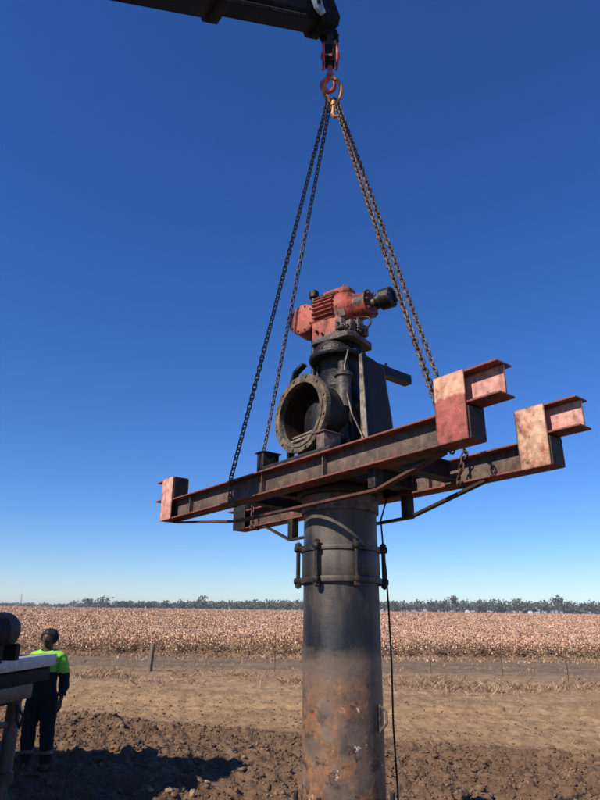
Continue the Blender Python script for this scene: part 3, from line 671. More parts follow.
b.tube([(-.30, -.10, 3.46), (-.30, -.245, 3.475)], .009, 8)
b.build('inner_rod', M['pale_steel'], dh)
b = LB(); b.lathe((.06, .02, 3.72), (0, 0, 1), [(0, .27), (.10, .24), (.13, .205), (.36, .20), (.39, .22)], 36); b.build('shaft_housing', M['black_iron'], dh)
b = LB(); b.b2((-.20, -.31, 3.135), (-.17, .30, 3.30)); b.prism([(-.31, 3.30), (-.27, 3.30), (-.20, 4.0), (-.24, 4.05)], (-.14, 0, 0), (0, 1, 0), (0, 0, 1), (1, 0, 0), .02); b.build('front_rib', M['black_iron'], dh)
b = LB(); b.lathe((-.15, -.225, 3.58), (0, 0, 1), [(0, .070), (.03, .066), (.25, .062), (.28, .062), (.285, .078), (.315, .078), (.32, .046), (.42, .042)], 28); b.build('stuffing_box', M['grey_tube'], dh)

# stand
for sy in (-1, 1):
    b = LB()
    xa, xb, ta, tb = (-.10, .24, -.07, .18)
    def P(x, z): return (x, sy * (.43 - .075 * (z - 3.13) / 1.0), z)
    poly = [P(xa, 3.135), P(xb, 3.135), P(tb, 4.01), P(ta, 4.06)]
    vs = [V(p) for p in poly] + [V(p) + V((0, sy * .016, 0)) for p in poly]
    b.add(vs, [(0, 1, 2, 3), (7, 6, 5, 4), (0, 1, 5, 4), (1, 2, 6, 5), (2, 3, 7, 6), (3, 0, 4, 7)])
    b.build('stand_leg', M['black_iron'], dh)
    b = LB(); w0, w1 = (.048, .012)
    a0, a1 = V(P(xa, 3.135)), V(P(ta, 4.05)); dmid = (V(P(-.108, 3.7)) - V(P(-.092, 3.7)))
    front = [a0 + V((-.012, -sy * w0, 0)), a0 + V((-.012, sy * .028, 0)), a1 + V((-.012, sy * .022, 0)), a1 + V((-.012, -sy * w1, 0))]
    mid0 = (front[0] + front[3]) / 2 + V((-.008, sy * .028, 0)); 
    vs = front + [p + V((.011, 0, 0)) for p in front]
    b.add(vs, [(3, 2, 1, 0), (4, 5, 6, 7), (0, 1, 5, 4), (1, 2, 6, 5), (2, 3, 7, 6), (3, 0, 4, 7)])
    b.build('leg_edge', M['pale_steel'], dh)
    b = LB(); b.tube([(tb + .012, sy * .365, 4.0), (xb + .012, sy * .432, 3.14)], .011, 6); b.build('rear_edge', M['pale_steel'], dh)
b = LB(); b.lathe((0, 0, 4.105), (0, 0, 1), [(0, .255), (.02, .265), (.04, .265), (.06, .235), (.14, .215)], 40)
for k in range(10):
    t = 2 * pi * k / 10 + .2; b.bolt((.25 * cos(t), .25 * sin(t), 4.146), (0, 0, 1), .014, .02)
b.build('top_plate', M['black_iron'], dh, bevel=.004)
b = LB()                                         # curved yoke arms down to the elbow
for x_ in (-.20, .10):
    pts = [(x_, .24, 4.12), (x_ - .02, .33, 4.06), (x_ - .02, .38, 3.95), (x_ - .01, .40, 3.80), (x_, .42, 3.14)]
    for i in range(len(pts) - 1):
        a, c2 = V(pts[i]), V(pts[i + 1]); d = c2 - a; nrm = d.normalized().cross(V((1, 0, 0)))
        b.prism([(-.03, -.014), (.03, -.014), (.03, .014), (-.03, .014)], a - d * .03, (1, 0, 0), nrm, d.normalized(), d.length * 1.06)
b.build('yoke', M['black_iron'], dh)
b = LB(); b.b2((.08, -.12, 4.10), (.86, -.108, 4.19)); b.b2((.08, -.108, 4.182), (.86, -.03, 4.192)); b.b2((.08, -.108, 4.10), (.86, -.03, 4.11)); b.build('side_arm', M['black_iron'], dh)
b = LB(); b.lathe((.56, -.07, 4.193), (0, 0, 1), [(0, .03), (.018, .03), (.02, .014), (.055, .014)], 8); b.build('arm_bolt', M['gold'], dh)
b = LB(); b.tube([(-.14, -.28, 4.10), (-.17, -.26, 3.95), (-.17, -.27, 3.75), (-.16, -.33, 3.5), (-.14, -.42, 3.30), (-.13, -.46, 3.16)], .0065, 8)
b.tube([(-.2, -.16, 3.75), (-.22, -.18, 3.5), (-.24, -.20, 3.2)], .010, 8); b.build('grease_line', M['pale_steel'], dh)

# gear drive: axis gh points at the input shaft (near right), gm faces the sun side
gh = V((.26, -.965, 0)).normalized(); gm = V((-.965, -.26, 0)).normalized(); GO = V((0, -.05, 0)); UP = V((0, 0, 1))
def G(s, t, z): return GO + gh * s + gm * t + V((0, 0, z))
GC = 4.60
b = LB()
b.lathe(G(0, 0, GC), gh, [(-.235, .05), (-.23, .15), (-.20, .180), (.03, .185), (.07, .19), (.12, .17), (.16, .145), (.19, .12)], 40)
b.lathe(G(-.02, 0, 4.30), UP, [(0, .20), (.06, .20), (.10, .18), (.26, .165)], 36)
gd = b.build('gear_drive', M['red_gear'], PUMP)
b = LB()
for k in range(-2, 14):
    a = radians(-22 + k * 11.5); rd = gm * cos(a) + UP * sin(a); tn = -gm * sin(a) + UP * cos(a)
    c0 = G(-.19, 0, GC) + rd * .175
    b.prism([(0, -.007), (.038, -.004), (.038, .004), (0, .007)], c0, rd, tn, gh, .22)
b.build('cooling_fin', M['red_dusty'], gd)
b = LB(); b.lathe(G(.19, 0, GC), gh, [(-.01, .118), (.0, .125), (.09, .118), (.10, .132), (.125, .132), (.13, .10), (.135, .05)], 32)
for k in range(8):
    t = 2 * pi * k / 8; b.bolt(G(.325, 0, GC) + (gm * cos(t) + UP * sin(t)) * .105, gh, .013, .012)
b.build('shaft_housing', M['red_gear'], gd)
b = LB(); b.lathe(G(.31, 0, GC), gh, [(0, .036), (.10, .036)], 20); b.build('input_shaft', M['grey_iron'], gd)
b = LB(); b.lathe(G(.375, 0, GC), gh, [(0, .062), (.008, .068), (.045, .068), (.05, .094), (.155, .094), (.16, .088), (.16, .060), (.145, .058), (.145, .001)], 32, cap1=False)
for k in range(6):
    t = 2 * pi * k / 6; b.bolt(G(.535, 0, GC) + (gm * cos(t) + UP * sin(t)) * .074, gh, .010, .008)
b.build('coupling', M['black_iron'], gd, smooth=30)
b = LB(); b.prism([(-.15, -.09), (.10, -.10), (.13, -.05), (.13, .06), (.09, .10), (-.14, .09)], G(0, 0, GC + .165), gh, gm, UP, .05)
b.prism([(-.12, -.07), (.09, -.08), (.10, .07), (-.11, .07)], G(0, 0, GC + .215), gh, gm, UP, .02)
for s_, t_ in ((-.11, .06), (.08, .07), (.10, -.06), (-.11, -.06)): b.bolt(G(s_, t_, GC + .216), UP, .016, .02)
b.build('top_cover', M['red_dusty'], gd, bevel=.006)
b = LB(); b.prism([(-.20, -.20), (.20, -.20), (.22, -.16), (.22, .15), (.18, .20), (-.17, .21), (-.21, .17)], G(0, 0, 4.245), gh, gm, UP, .055)
for s_ in (-.15, -.03, .08, .16):
    for t_ in (.175, -.175): b.bolt(G(s_, t_, 4.30), UP, .02, .022)
for k, (s_, t_, z_) in enumerate(((.17, .13, 4.36), (.20, .05, 4.40), (.19, -.06, 4.38), (.10, .17, 4.38))):
    b.box(G(s_, t_, z_), (.07, .08, .10)); b.bolt(G(s_, t_ + .042, z_), gm, .014, .016)
b.build('gear_base', M['grey_iron'], gd, bevel=.006)
b = LB(); b.prism([(-.21, -.05), (-.04, -.05), (-.02, .03), (-.07, .06), (-.20, .05)], G(0, .14, 4.27), gh, gm, UP, .20); b.bolt(G(-.13, .20, 4.36), gm, .018, .02); b.bolt(G(-.07, .20, 4.32), gm, .015, .02); b.build('corner_lug', M['red_dusty'], gd, bevel=.012)
b = LB(); b.prism([(-.055, -.03), (.055, -.03), (.055, .03), (-.055, .03)], G(-.0, .0, GC) + (gm * cos(radians(-30)) + UP * sin(radians(-30))) * .182 + gh * .08, gh, -gm * sin(radians(-30)) + UP * cos(radians(-30)), gm * cos(radians(-30)) + UP * sin(radians(-30)), .006); b.build('nameplate', M['pale_steel'], gd)
# round clutch housing facing the camera's left
dz = 4.555
b = LB(); b.lathe(G(-.315, .19, dz), -gm, [(0, .115), (.004, .142), (.012, .150), (.04, .150), (.044, .144), (.20, .144), (.215, .13), (.25, .10)], 44)
for k in range(10):
    t = 2 * pi * k / 10; b.bolt(G(-.315, .192, dz) + (gh * cos(t) + UP * sin(t)) * .124, gm, .009, .006)
dr = b.build('clutch_drum', M['red_dusty'], gd)
b = LB(); b.box(G(-.30, .06, dz), (.13, .16, .12), Matrix.Rotation(radians(-15), 3, 'Z')); b.build('drum_bracket', M['red_gear'], gd, bevel=.01)
b = LB(); b.tube([G(-.235, .10, dz + .10), G(-.235, .10, dz + .25)], .026, 12); b.lathe(G(-.235, .10, dz + .225), UP, [(0, .03), (.01, .046), (.04, .05), (.075, .042), (.09, .02)], 16); b.build('breather_cap', M['black_iron'], gd)
b = LB(); b.tube([G(-.265, .06, dz - .12), G(-.265, .06, 4.10), G(-.27, .06, 3.84)], .022, 12); b.tube([G(-.225, .05, dz - .12), G(-.225, .05, 4.0)], .014, 8); b.build('oil_pipe', M['black_iron'], gd)
b = LB(); pts = [G(.20, .10, 4.45)] + [G(.26 + .07 * sin(a), .04, 4.44 - .06 * (1 - cos(a)) + .02) for a in np.linspace(.2, 2.9, 9)]
b.tube(pts, .009, 8); b.build('drain_hose', M['black_iron'], gd)
for k in range(5):
    b = LB(); b.bolt(G(.16 + .02 * k * (k % 2), .20 - .055 * k, 4.335 + .02 * (k % 3)), gm, .014, .03); b.build('base_bolt', M['pale_steel'], gd)

# power cable down the side of the column
b = LB(); az = VA + radians(86); 
pts = [(.18, -.36, 2.84)] + [(sin(az) * r_ , -cos(az) * r_, z_) for r_, z_ in ((.335, 2.70), (.345, 2.5), (.362, 2.3), (.372, 2.0), (.378, 1.6), (.372, 1.2), (.385, .8), (.39, .4))]
b.tube(pts, .0072, 8); b.build('power_cable', M['rubber'], PUMP)

# ------------------------------------------------------------------ lifting gear
def link_mesh(b, c, t, nrm, L=.036, Wd=.0155, r=.0055):
    """oval link centred c, long axis t, plane spanned by t and nrm"""
    pts = []
    for i in range(12):
        a = 2 * pi * i / 12; q = cos(a) * Wd; l = sin(a) * Wd + (L / 2 - Wd + r * .2 if sin(a) > .01 else -(L / 2 - Wd + r * .2) if sin(a) < -.01 else 0)
        pts.append(c + nrm * q + t * l)
    b.tube(pts, r, 6, closed=True)
def chain(path, label, L=.050):
    pts = [V(p) for p in path]; org = pts[0].copy()
    seglen = [(pts[i + 1] - pts[i]).length for i in range(len(pts) - 1)]; tot = sum(seglen); pitch = L - .0115
    b = MB(); k = 0; s = 0
    while s < tot:
        q = s; i = 0
        while i < len(seglen) - 1 and q > seglen[i]: q -= seglen[i]; i += 1
        t = (pts[i + 1] - pts[i]).normalized(); c = pts[i] + t * q
        ref = V((1, 0, 0)) if abs(t.x) < .8 else V((0, 1, 0)); n1 = t.cross(ref).normalized(); n2 = t.cross(n1)
        ang = radians(45) + radians(90) * (k % 2) + radians(9) * sin(k * .21); n = n1 * cos(ang) + n2 * sin(ang)
        link_mesh(b, c - org, t, n, L + .003); k += 1; s += pitch
    o = b.build('lifting_chain', M['chain'], smooth=60); o.location = org; tag(o, label, 'chain', 'four chains slung from the crane hook'); return o
APEX = V((.245, 4.285, 6.13))
def sag(a, b_, n, amt):
    return [a.lerp(b_, i / n) + V((0, 0, -amt * sin(pi * i / n))) for i in range(n + 1)]
x0 = -.535
A = lw((x0 - .012, .83, ZT + .012)); chain(sag(APEX + V((-.045, -.01, 0)), A, 10, .012) + [lw((x0 - .016, .822, ZB + .02)), lw((x0 - .010, .815, ZB - .03)), lw((x0 + .06, .80, ZB - .022))], 'leftmost chain wrapping the left end of the nearer beam')
Bp = lw((.371 - .012, 1.77, ZT + .012)); chain(sag(APEX + V((-.02, .02, 0)), Bp, 10, .012) + [lw((.371 - .016, 1.77, ZB - .01)), lw((.42, 1.76, ZB - .02))], 'second chain from the left, passing behind the nearer beam')
Cp = lw((x0 + .08, -1.44, ZT + .012)); chain(sag(APEX + V((.018, -.015, 0)), Cp, 10, .012) + [lw((x0 + BW + .012, -1.44, ZT + .006)), lw((x0 + BW + .014, -1.44, ZB - .012))], 'lighter right chain ending on the right of the nearer beam')
Dp = lw((.371 - .014, -1.025, ZT + .014)); chain(sag(APEX + V((.056, .02, 0)), Dp, 10, .012) + [lw((.371 - .016, -1.0, ZT - .02)), lw((.371 - .018, -.945, ZB - .005)), lw((.371 + .02, -.94, ZB - .022)), lw((.371 + .10, -.94, ZB - .02))], 'rightmost chain running behind the red plate to the farther beam')
# chain loop left hanging at the farther beam
RG = empty('sling_ring', (APEX.x, APEX.y, APEX.z + .06)); tag(RG, 'ochre oblong master ring hung on the crane hook holding the chain tops', 'lifting ring')
b = MB(); pts = []
for i in range(28):
    a = 2 * pi * i / 28; pts.append(V((sin(a) * (.078 - .012 * cos(a)), .012 * sin(a), .02 + .135 * -cos(a) + .06)))
b.tube(pts, .0175, 10, closed=True); b.build('oblong_ring', M['gold'], RG)
for dx, dy in ((-.045, -.01), (-.018, .02), (.018, -.012), (.045, .02)):
    b = MB(); pts = []
    for i in range(14):
        a = 2 * pi * i / 14; pts.append(V((dx * (.7 - .5 * cos(a) * -1) + .016 * sin(a) , dy + .02 * sin(a + dx * 40), -.055 + .055 * cos(a))))
    b.tube(pts, .0095, 8, closed=True); b.build('joining_link', M['gold'] if dx < 0 else M['chain'], RG)
b = MB(); pts = [(.006, -.03, -.06), (.008, -.034, -.12), (.004, -.034, -.17), (.0, -.034, -.205), (.012, -.034, -.235), (.032, -.034, -.235), (.042, -.034, -.21)]
b.tube(pts, [.013, .014, .016, .018, .018, .015, .009], 10); b.lathe((.008, -.034, -.115), (0, 0, 1), [(0, .024), (.04, .024)], 12); b.build('grab_hook', M['gold'], RG)

HB = empty('crane_hook', (.225, 4.28, 6.62)); tag(HB, 'red crane hook block hanging from the boom tip', 'crane hook')
b = MB()
b.tube([(0, 0, .27), (0, 0, .16)], .030, 12); b.tube([(-.03, .0, .22), (.03, 0, .22)], .042, 14); b.box((0, 0, .14), (.11, .10, .05)); b.build('swivel', M['dark_steel'], HB, bevel=.006)
for sx, mm_ in ((-.058, 'hook_red'), (.062, 'hook_red')):
    b = MB(); b.prism([(-.055, -.10), (.055, -.10), (.07, -.06), (.07, .09), (.04, .12), (-.04, .12), (-.07, .09), (-.07, -.06)], (sx - .011, 0, .02), (0, 1, 0), (0, 0, 1), (1, 0, 0), .022); b.lathe((sx + (-.011 if sx < 0 else .011), 0, .03), (-1 if sx < 0 else 1, 0, 0), [(0, .032), (.012, .03)], 12); b.build('cheek_plate', M[mm_], HB, bevel=.005)
b = MB(); b.box((0, 0, .03), (.085, .10, .19)); b.lathe((0, 0, -.09), (0, 0, 1), [(0, .032), (.05, .045)], 14); b.build('block_core', M['black'], HB, bevel=.008)
b = MB(); b.prism([(-.04, -.015), (.04, -.015), (.04, .015), (-.04, .015)], (-.025, -.058, -.02), (1, 0, 0), (0, 0, 1), (0, -1, 0), .006); b.build('warning_patch', M['plate_red'], HB)
b = MB(); pts = [(0, 0, -.07), (0, 0, -.16), (-.022, -.0, -.23)] + [(-.012 + .062 * cos(a) * .9, -.0, -.305 + .062 * sin(a)) for a in np.linspace(radians(160), radians(400), 12)]
b.tube(pts, [.022, .024, .026] + list(np.linspace(.028, .013, 12)), 12); b.build('hook', M['hook_red'], HB)
b = MB(); b.tube([(.03, -.004, -.17), (.045, -.004, -.24)], .007, 6); b.build('safety_latch', M['chain'], HB)

# ------------------------------------------------------------------ mobile crane: boom over the frame, carrier to the left of the camera
T = V((.158, 4.28, 7.147)); Bs = V((-5.5, .5, 4.15)); d = (Bs - T).normalized(); sd = d.cross(V((0, 0, 1))).normalized(); ub = sd.cross(d).normalized(); T = T + d * .085; LEN = (Bs - T).length
CR = empty('mobile_crane', (-5.5, .3, 0)); tag(CR, 'mobile crane with a dark telescopic boom reaching over the pump', 'crane'); CI = V((5.5, -.3, 0))
def bp(t, a, b_): return T + d * t + sd * a + ub * b_ + CI
def section(b, t0, t1, w, h, z=0, mi=0):
    poly = [(-w, -h + .05), (-w + .05, -h), (w - .05, -h), (w, -h + .05), (w, h - .02), (w - .02, h), (-w + .02, h), (-w, h - .02)]
    b.prism([(p[0], p[1] + z) for p in poly], bp(t0, 0, 0), sd, ub, d, t1 - t0, mi)
b = MB(); section(b, 0.02, 1.6, .125, .165); bm_ = b.build('boom', M['boom'], CR, bevel=.004)
b = MB(); section(b, 1.12, 4.2, .15, .195, .005); section(b, 4.0, LEN + .5, .18, .235, .01); b.build('boom_section', M['boom'], bm_, bevel=.005)
b = MB(); section(b, 1.06, 1.17, .168, .215, .005); b.build('boom_collar', M['boom'], bm_, bevel=.008)
b = MB(); section(b, 3.95, 4.1, .2, .255, .01); b.build('boom_collar', M['boom'], bm_, bevel=.008)
b = MB(); section(b, -.02, .08, .15, .195); b.build('tip_collar', M['boom'], bm_, bevel=.008)
b = MB(); section(b, -.16, -.021, .12, .16); b.prism([(-.09, -.17), (-.05, -.30), (.05, -.30), (.09, -.17)], bp(-.085, -.03, 0), d, ub, sd, .02); b.prism([(-.09, -.17), (-.05, -.30), (.05, -.30), (.09, -.17)], bp(-.085, .05, 0), d, ub, sd, .02); b.tube([bp(-.085, -.08, -.27), bp(-.085, .11, -.27)], .022, 10); b.build('tip_head', M['black'], bm_, bevel=.004)
b = MB(); b.prism([(-.01, -.16), (.04, -.185), (.085, -.13), (.085, .16), (-.01, .16)], bp(.10, -.152, 0), d, ub, -sd, .03); b.prism([(-.01, -.10), (.06, -.09), (.06, .16), (-.01, .16)], bp(.11, -.183, .0), d, ub, -sd, .008)
b.build('tip_plate', M['boom_blue'], bm_, bevel=.003)
for t_, z_ in ((.045, -.06), (.03, .03), (.05, .12)):
    b = MB(); b.lathe(bp(t_ + .10, -.192, z_ - .02), -sd, [(0, .022), (.012, .018)], 10); b.build('tip_bolt', M['black'], bm_)
b = MB(); b.tube([bp(.3, -.14, -.20), bp(2.2, -.16, -.235), bp(4.2, -.2, -.29)], .012, 8); b.build('boom_hose', M['rubber'], bm_)
b = MB(); p0 = bp(LEN - .1, 0, 0); b.box((p0.x, p0.y, 2.55), (1.0, 1.0, 2.9), taper=.75); b.build('turret', M['truck_dark'], CR, bevel=.03)
b = MB(); b.tube([V((p0.x + .5, p0.y + .35, 2.3)), bp(LEN - 2.2, 0, -.3)], .09, 14); b.build('lift_ram', M['grey_iron'], CR)
b = MB(); b.box((-.3, 0, .95), (5.6, 1.1, .3)); b.box((.1, 0, 1.2), (6.2, 2.3, .14)); b.build('chassis', M['truck_dark'], CR, bevel=.02)
b = MB(); b.prism([(-1.0, 0), (.8, 0), (.8, .95), (.45, 1.75), (-1.0, 1.8)], (-2.9, 1.15, 1.1), (-1, 0, 0), (0, 0, 1), (0, -1, 0), 2.3); cb = b.build('cab', M['truck_white'], CR, bevel=.05)
b = MB(); b.prism([(.815, 1.0), (.48, 1.68), (.50, 1.70), (.84, 1.0)], (-2.9, 1.0, 1.1), (-1, 0, 0), (0, 0, 1), (0, -1, 0), 2.0); b.b2((-3.4, 1.152, 2.0), (-2.4, 1.16, 2.75)); b.build('window', M['glass'], cb)
def wheel(par, p, r=.5, w=.28, ax=(0, 1, 0)):
    b = MB(); a = V(ax); b.lathe(V(p) - a * w / 2, ax, [(0, r * .6), (.02, r * .93), (.06, r), (w - .06, r), (w - .02, r * .93), (w, r * .6)], 28); wv = b.build('wheel', M['rubber'], par)
    b = MB(); b.lathe(V(p) - a * (w / 2 + .004), ax, [(0, r * .2), (.001, r * .56), (w + .006, r * .56), (w + .008, r * .2)], 20); b.build('rim', M['truck_grey'], wv)
for wx in (-3.2, -.2, 1.2, 2.4):
    for wy in (-.95, .95): wheel(CR, (wx, wy, .5))

# ------------------------------------------------------------------ work truck at the left: rear rail, outrigger leg, unseen tall body shaped for its ground shadow
KT = .93; Q = V((-2.47, 6.95, 0)) * KT; ta = V((-.985, .174, 0)); tcx = V((-.174, -.985, 0))
TK = empty('work_truck', (Q.x, Q.y, 2 * (1 - KT))); TK.scale = (KT, KT, KT); tag(TK, 'work truck with a grey rear rail and a lowered outrigger leg, at the left edge', 'truck')
def tp(a, c, z): return ta * a + tcx * c + V((0, 0, z))
R3 = Matrix((ta, tcx, V((0, 0, 1)))).transposed()
def tbox(b, a0, a1, c0, c1, z0, z1, mi=0): return b.box(tp((a0 + a1) / 2, (c0 + c1) / 2, (z0 + z1) / 2), (a1 - a0, c1 - c0, z1 - z0), R3, mi)
b = MB(); tbox(b, 0, .05, 0, 2.4, 1.42, 1.53); tbox(b, .05, .12, 0, 2.4, 1.515, 1.53); b.build('rear_rail', M['truck_grey'], TK, bevel=.006)
b = MB(); tbox(b, .052, 6.3, .02, 2.38, 1.38, 1.51); tbox(b, .10, 6.3, .55, .75, 1.12, 1.38); tbox(b, .10, 6.3, 1.65, 1.85, 1.12, 1.38); b.build('deck', M['truck_dark'], TK, bevel=.008)
b = MB(); tbox(b, .02, .12, .06, 2.34, 1.29, 1.40); b.build('under_beam', M['truck_dark'], TK, bevel=.006)
b = MB(); tbox(b, .04, .30, .30, 2.3, 1.15, 1.285); b.build('outrigger_beam', M['leg_grey'], TK, bevel=.012)
lp = tp(.17, .37, 0)
b = MB(); b.lathe(lp + V((0, 0, .42)), (0, 0, 1), [(0, .075), (.03, .082), (.10, .082), (.11, .066), (.78, .066), (.79, .075), (.83, .075)], 24); b.build('outrigger_leg', M['leg_grey'], TK)
b = MB(); b.lathe(lp + V((0, 0, -.09)), (0, 0, 1), [(0, .045), (.57, .045)], 20); b.lathe(lp + V((0, 0, -.15)), (0, 0, 1), [(0, .16), (.03, .16), (.07, .06)], 24); b.build('outrigger_foot', M['grey_iron'], TK)
b = MB(); tbox(b, .18, .30, .45, .62, .55, .80); tbox(b, .12, .24, .50, .95, .92, .97); b.build('step', M['leg_grey'], TK, bevel=.01)
b = MB(); b.prism([(1.77, 0), (1.80, .5), (2.55, 2.4), (5.6, 2.4), (5.6, 0)], V((0, 0, 1.515)), ta, tcx, V((0, 0, 1)), 2.53); b.build('unseen_body_box', M['truck_white'], TK, bevel=.03)  # unseen body, height and slanted rear shaped to cast the ground shadow
b = MB(); b.prism([(1.86, .62), (1.84, .63), (2.46, 2.2), (2.48, 2.19)], V((0, 0, 1.62)), ta, tcx, V((0, 0, 1)), 2.25); b.build('rear_door', M['truck_grey'], TK)
b = MB(); tbox(b, 5.7, 7.3, .05, 2.35, 1.0, 3.0); c_ = b.build('cab', M['truck_white'], TK, bevel=.12)
b = MB(); tbox(b, 7.29, 7.31, .2, 2.2, 2.0, 2.75); tbox(b, 6.2, 7.0, .04, .055, 2.0, 2.7); tbox(b, 6.2, 7.0, 2.345, 2.36, 2.0, 2.7); b.build('window', M['glass'], c_)
for a_ in (1.7, 2.8, 6.5):
    for c2 in (.22, 2.18): wheel(TK, tp(a_, c2, .35), .5, .3, tcx)
b = MB(); b.tube([tp(.06, .52, 1.12), tp(-.02, .50, 1.02), tp(.02, .48, .92), tp(.08, .44, .98), tp(.10, .42, 1.10)], .014, 8); b.build('hydraulic_hose', M['rubber'], TK)
# black drum lying on the deck
dp = V((-2.60 * KT, 5.42 * KT, 2 - .225 * KT))
DR = empty('hose_drum', dp); DR.scale = (KT, KT, KT); tag(DR, 'black round drum lying on the truck deck above the grey rail', 'drum')
b = MB(); b.lathe((0, 0, 0), (-.12, 1, 0), [(0, .13), (.006, .155), (.02, .165), (.30, .165), (.31, .171), (.33, .171), (.34, .165), (.62, .165), (.65, .15)], 40); b.build('drum_shell', M['black'], DR)
b = MB(); b.ring((0, -.004, 0), (-.12, 1, 0), .150, .172, .03, 40); b.build('drum_rim', M['truck_dark'], DR)
b = MB(); b.b2((-.15, .12, -.235), (.15, .2, -.10)); b.build('cradle', M['truck_dark'], DR); b = MB(); b.b2((-.15, .45, -.235), (.15, .53, -.10)); b.build('cradle', M['truck_dark'], DR)

# ------------------------------------------------------------------ the person behind the rail
PX, PY = -3.32, 9.0; PH = EMPTY = empty('person', (PX, PY, hz(PX, PY) + .0)); PH.rotation_euler = (0, 0, radians(-6)); PH.scale = (1.08, 1.03, .955)
tag(PH, 'person in a green and navy high-visibility shirt standing behind the truck rail', 'person')
def skin_body():
    P = []; R = []; Ed = []
    def add(p, r, par=None):
        P.append(p); R.append(r if isinstance(r, tuple) else (r, r))
        if par is not None: Ed.append((par, len(P) - 1))
        return len(P) - 1
    pel = add((0, 0, .94), (.150, .108)); w = add((0, -.005, 1.08), (.140, .100), pel); ch = add((0, -.01, 1.25), (.158, .112), w); uc = add((0, .0, 1.385), (.150, .100), ch)
    nk = add((0, .0, 1.475), (.062, .062), uc); nk2 = add((0, -.012, 1.53), (.056, .058), nk); add((0, -.02, 1.60), (.066, .078), nk2)
    for s in (-1, 1):
        sh = add((s * .165, .005, 1.405), (.066, .066), uc); el = add((s * .235, .03, 1.13), (.046, .046), sh); fa = add((s * .245, .0, 1.02), (.042, .042), el); wr = add((s * .252, -.03, .90), (.029, .026), fa)
        pa = add((s * .254, -.042, .845), (.020, .036), wr); pb = add((s * .254, -.05, .80), (.016, .038), pa)
        for k, (dy, ln) in enumerate(((-.036, .072), (-.012, .082), (.012, .076), (.034, .058))):
            a = add((s * .254, -.052 + dy, .795), (.0095, .0095), pb); b_ = add((s * .250, -.056 + dy * 1.05, .795 - ln * .55), (.0085, .0085), a); add((s * .240, -.062 + dy * 1.05, .795 - ln), (.007, .007), b_)
        t1_ = add((s * .246, -.082, .835), (.011, .011), pa); add((s * .238, -.098, .795), (.009, .009), t1_)
        hp = add((s * .090, 0, .87), (.098, .100), pel); kn = add((s * .115, -.02, .49), (.062, .064), hp); cf = add((s * .120, .01, .34), (.058, .062), kn); an = add((s * .125, .02, .09), (.040, .044), cf); hl = add((s * .127, .01, .045), (.042, .040), an); add((s * .150, -.13, .04), (.045, .032), hl)
    me = bpy.data.meshes.new('person_body'); me.from_pydata(P, Ed, []); o = new_obj('tmp_body', me)
    md = o.modifiers.new('skin', 'SKIN'); md.use_smooth_shade = True; md.branch_smoothing = .2
    for i, sv in enumerate(me.skin_vertices[0].data): sv.radius = R[i]; sv.use_root = (i == 0)
    o.modifiers.new('sub', 'SUBSURF').levels = 2
    dg = bpy.context.evaluated_depsgraph_get(); dg.update(); res = bpy.data.meshes.new_from_object(o.evaluated_get(dg)); bpy.data.objects.remove(o); return res
bme = skin_body(); bv = np.array([v_.co[:] for v_ in bme.vertices]); bn = np.array([v_.normal[:] for v_ in bme.vertices]); bf = [list(p.vertices) for p in bme.polygons]
# head with a face, joined into the same mesh
hv, hf = [], []; NU, NW = 28, 22
for j in range(NW + 1):
    ph = pi * j / NW
    for i in range(NU):
        a = 2 * pi * i / NU; x = sin(ph) * sin(a); y = -sin(ph) * cos(a); z = cos(ph)
        fx = x * (.075 - .012 * max(0, -z) ** 1.3); fy = y * (.098 if y > 0 else .092); fz = z * .122
        if y < 0:                                           # brow, eye sockets, nose, lips, chin
            g_ = lambda cx, cz_, sx_, sz_: exp(-((fx - cx) / sx_) ** 2 - ((fz - cz_) / sz_) ** 2)
            fy -= .022 * g_(0, -.022, .012, .018) + .008 * g_(0, .002, .010, .022) + .006 * g_(0, .03, .05, .010) - .010 * (g_(.030, .010, .015, .011) + g_(-.030, .010, .015, .011)) + .008 * g_(0, -.066, .024, .008) + .008 * g_(0, -.100, .022, .014) + .005 * (g_(.042, -.02, .02, .02) + g_(-.042, -.02, .02, .02))
        hv.append((fx, fy - .030, fz + 1.635))
for j in range(NW):
    for i in range(NU): hf.append([j * NU + i, j * NU + (i + 1) % NU, (j + 1) * NU + (i + 1) % NU, (j + 1) * NU + i])
b = MB(); b.add([tuple(p) for p in bv], bf); b.add(hv, hf)
for s in (-1, 1): b.lathe((s * .070, -.015, 1.632), (s, -.25, 0), [(0, .012), (.010, .026), (.016, .022), (.012, .010)], 12)
b.build('body', M['skin'], PH, smooth=70)
for s in (-1, 1):
    b = MB(); b.lathe((s * .030, -.1175, 1.645), (0, 1, 0), [(0, .002), (.003, .006), (.008, .009), (.02, .008)], 12); b.build('eye', M['eye'], PH)
b = MB(); hv2 = []; hf2 = []
for j in range(13):
    ph = radians(130) * j / 12; tp_ = 1 - .22 * float(sstep(1.5, 2.27, ph))
    for i in range(32):
        a = 2 * pi * i / 32; k_ = 1 + .10 * noise.noise(V((sin(a) * 17 * sin(ph), cos(a) * 17 * sin(ph), cos(ph) * 17))) + .10 * noise.noise(V((sin(a) * 6 * sin(ph), cos(a) * 6 * sin(ph), cos(ph) * 6)))
        lift = .55 + .45 * max(0, -(-cos(a))) ; zlow = cos(ph)
        fr = sstep(.45, .8, cos(a)); lim = .52 + .06 * sin(a * 3 + 1); zlow = zlow if zlow > lim else zlow + (lim + (zlow - lim) * .22 - zlow) * float(fr)
        rx = .106 - .012 * float(fr); rx *= tp_; hv2.append((sin(ph) * sin(a) * rx * k_, -sin(ph) * cos(a) * (.116 - .012 * float(fr)) * k_ - .012, zlow * .122 * k_ + 1.648))
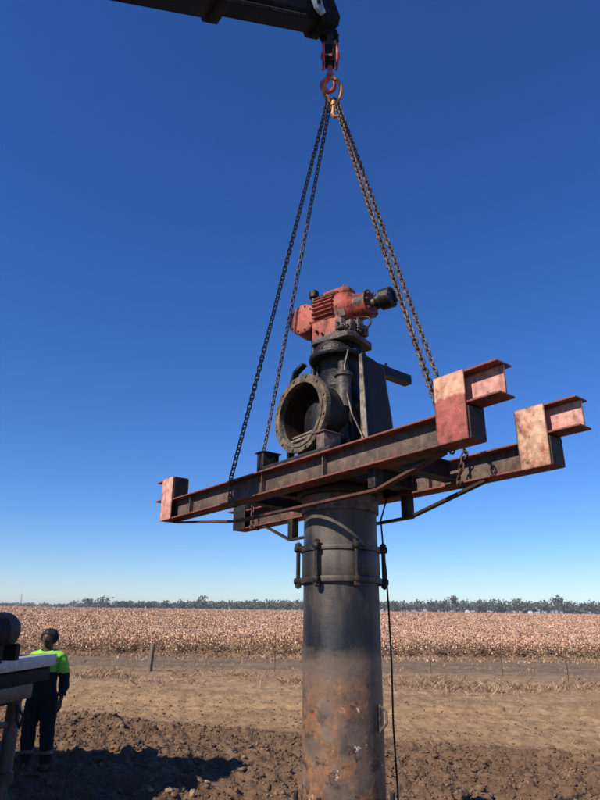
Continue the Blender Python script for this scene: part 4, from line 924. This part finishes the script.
for j in range(12):
    for i in range(32): hf2.append((j * 32 + i, j * 32 + (i + 1) % 32, (j + 1) * 32 + (i + 1) % 32, (j + 1) * 32 + i))
b.add(hv2, hf2); b.build('hair', M['hair'], PH, smooth=80)
def cloth(name, test, off, mats, split=None):
    used = {}; vs, fs, ms = [], [], []
    for f_ in bf:
        c = bv[f_].mean(0)
        if not test(c): continue
        q = []
        for i in f_:
            if i not in used:
                used[i] = len(vs); w = noise.noise(V(bv[i]) * 13) * .010 + noise.noise(V((bv[i][0] * 9, bv[i][1] * 9, bv[i][2] * 26))) * .008; vs.append(tuple(bv[i] + bn[i] * (off + w)))
            q.append(used[i])
        fs.append(q); ms.append(split(c) if split else 0)
    me = bpy.data.meshes.new(name); me.from_pydata(vs, [], fs)
    for m_ in mats: me.materials.append(m_)
    me.polygons.foreach_set('material_index', ms); me.shade_smooth(); o = new_obj(name, me, PH)
    sm = o.modifiers.new('thick', 'SOLIDIFY'); sm.thickness = .006; sm.offset = 1; return o
cloth('shirt', lambda c: (c[2] > .90 and c[2] < 1.475 and abs(c[0]) < .20 + .0) or (abs(c[0]) > .17 and .915 < c[2] < 1.475), .016, [M['hivis'], M['navy']], lambda c: 0 if c[2] > 1.20 else 1)
cloth('trousers', lambda c: c[2] < .96 and c[2] > .10 and abs(c[0]) < .205, .020, [M['navy'], M['tape']], lambda c: 1 if .205 < c[2] < .235 else 0)
cloth('boots', lambda c: c[2] <= .17 and abs(c[0]) < .26, .016, [M['boot']])

# ------------------------------------------------------------------ the air
hm = bpy.data.materials.new('thin_haze'); hm.use_nodes = True; nt = hm.node_tree; nt.nodes.remove(nt.nodes['Principled BSDF'])
pv = nt.nodes.new('ShaderNodeVolumePrincipled'); pv.inputs['Density'].default_value = .00030; pv.inputs['Color'].default_value = (.86, .90, 1, 1); pv.inputs['Anisotropy'].default_value = .0
nt.links.new(pv.outputs[0], nt.nodes['Material Output'].inputs['Volume'])
b = MB(); b.b2((-4500, -500, -1.6), (4500, 6000, 20)); hz_ = b.build('haze', hm, smooth=0); tag(hz_, 'thin pale haze lying over the far field', 'haze', kind='stuff')
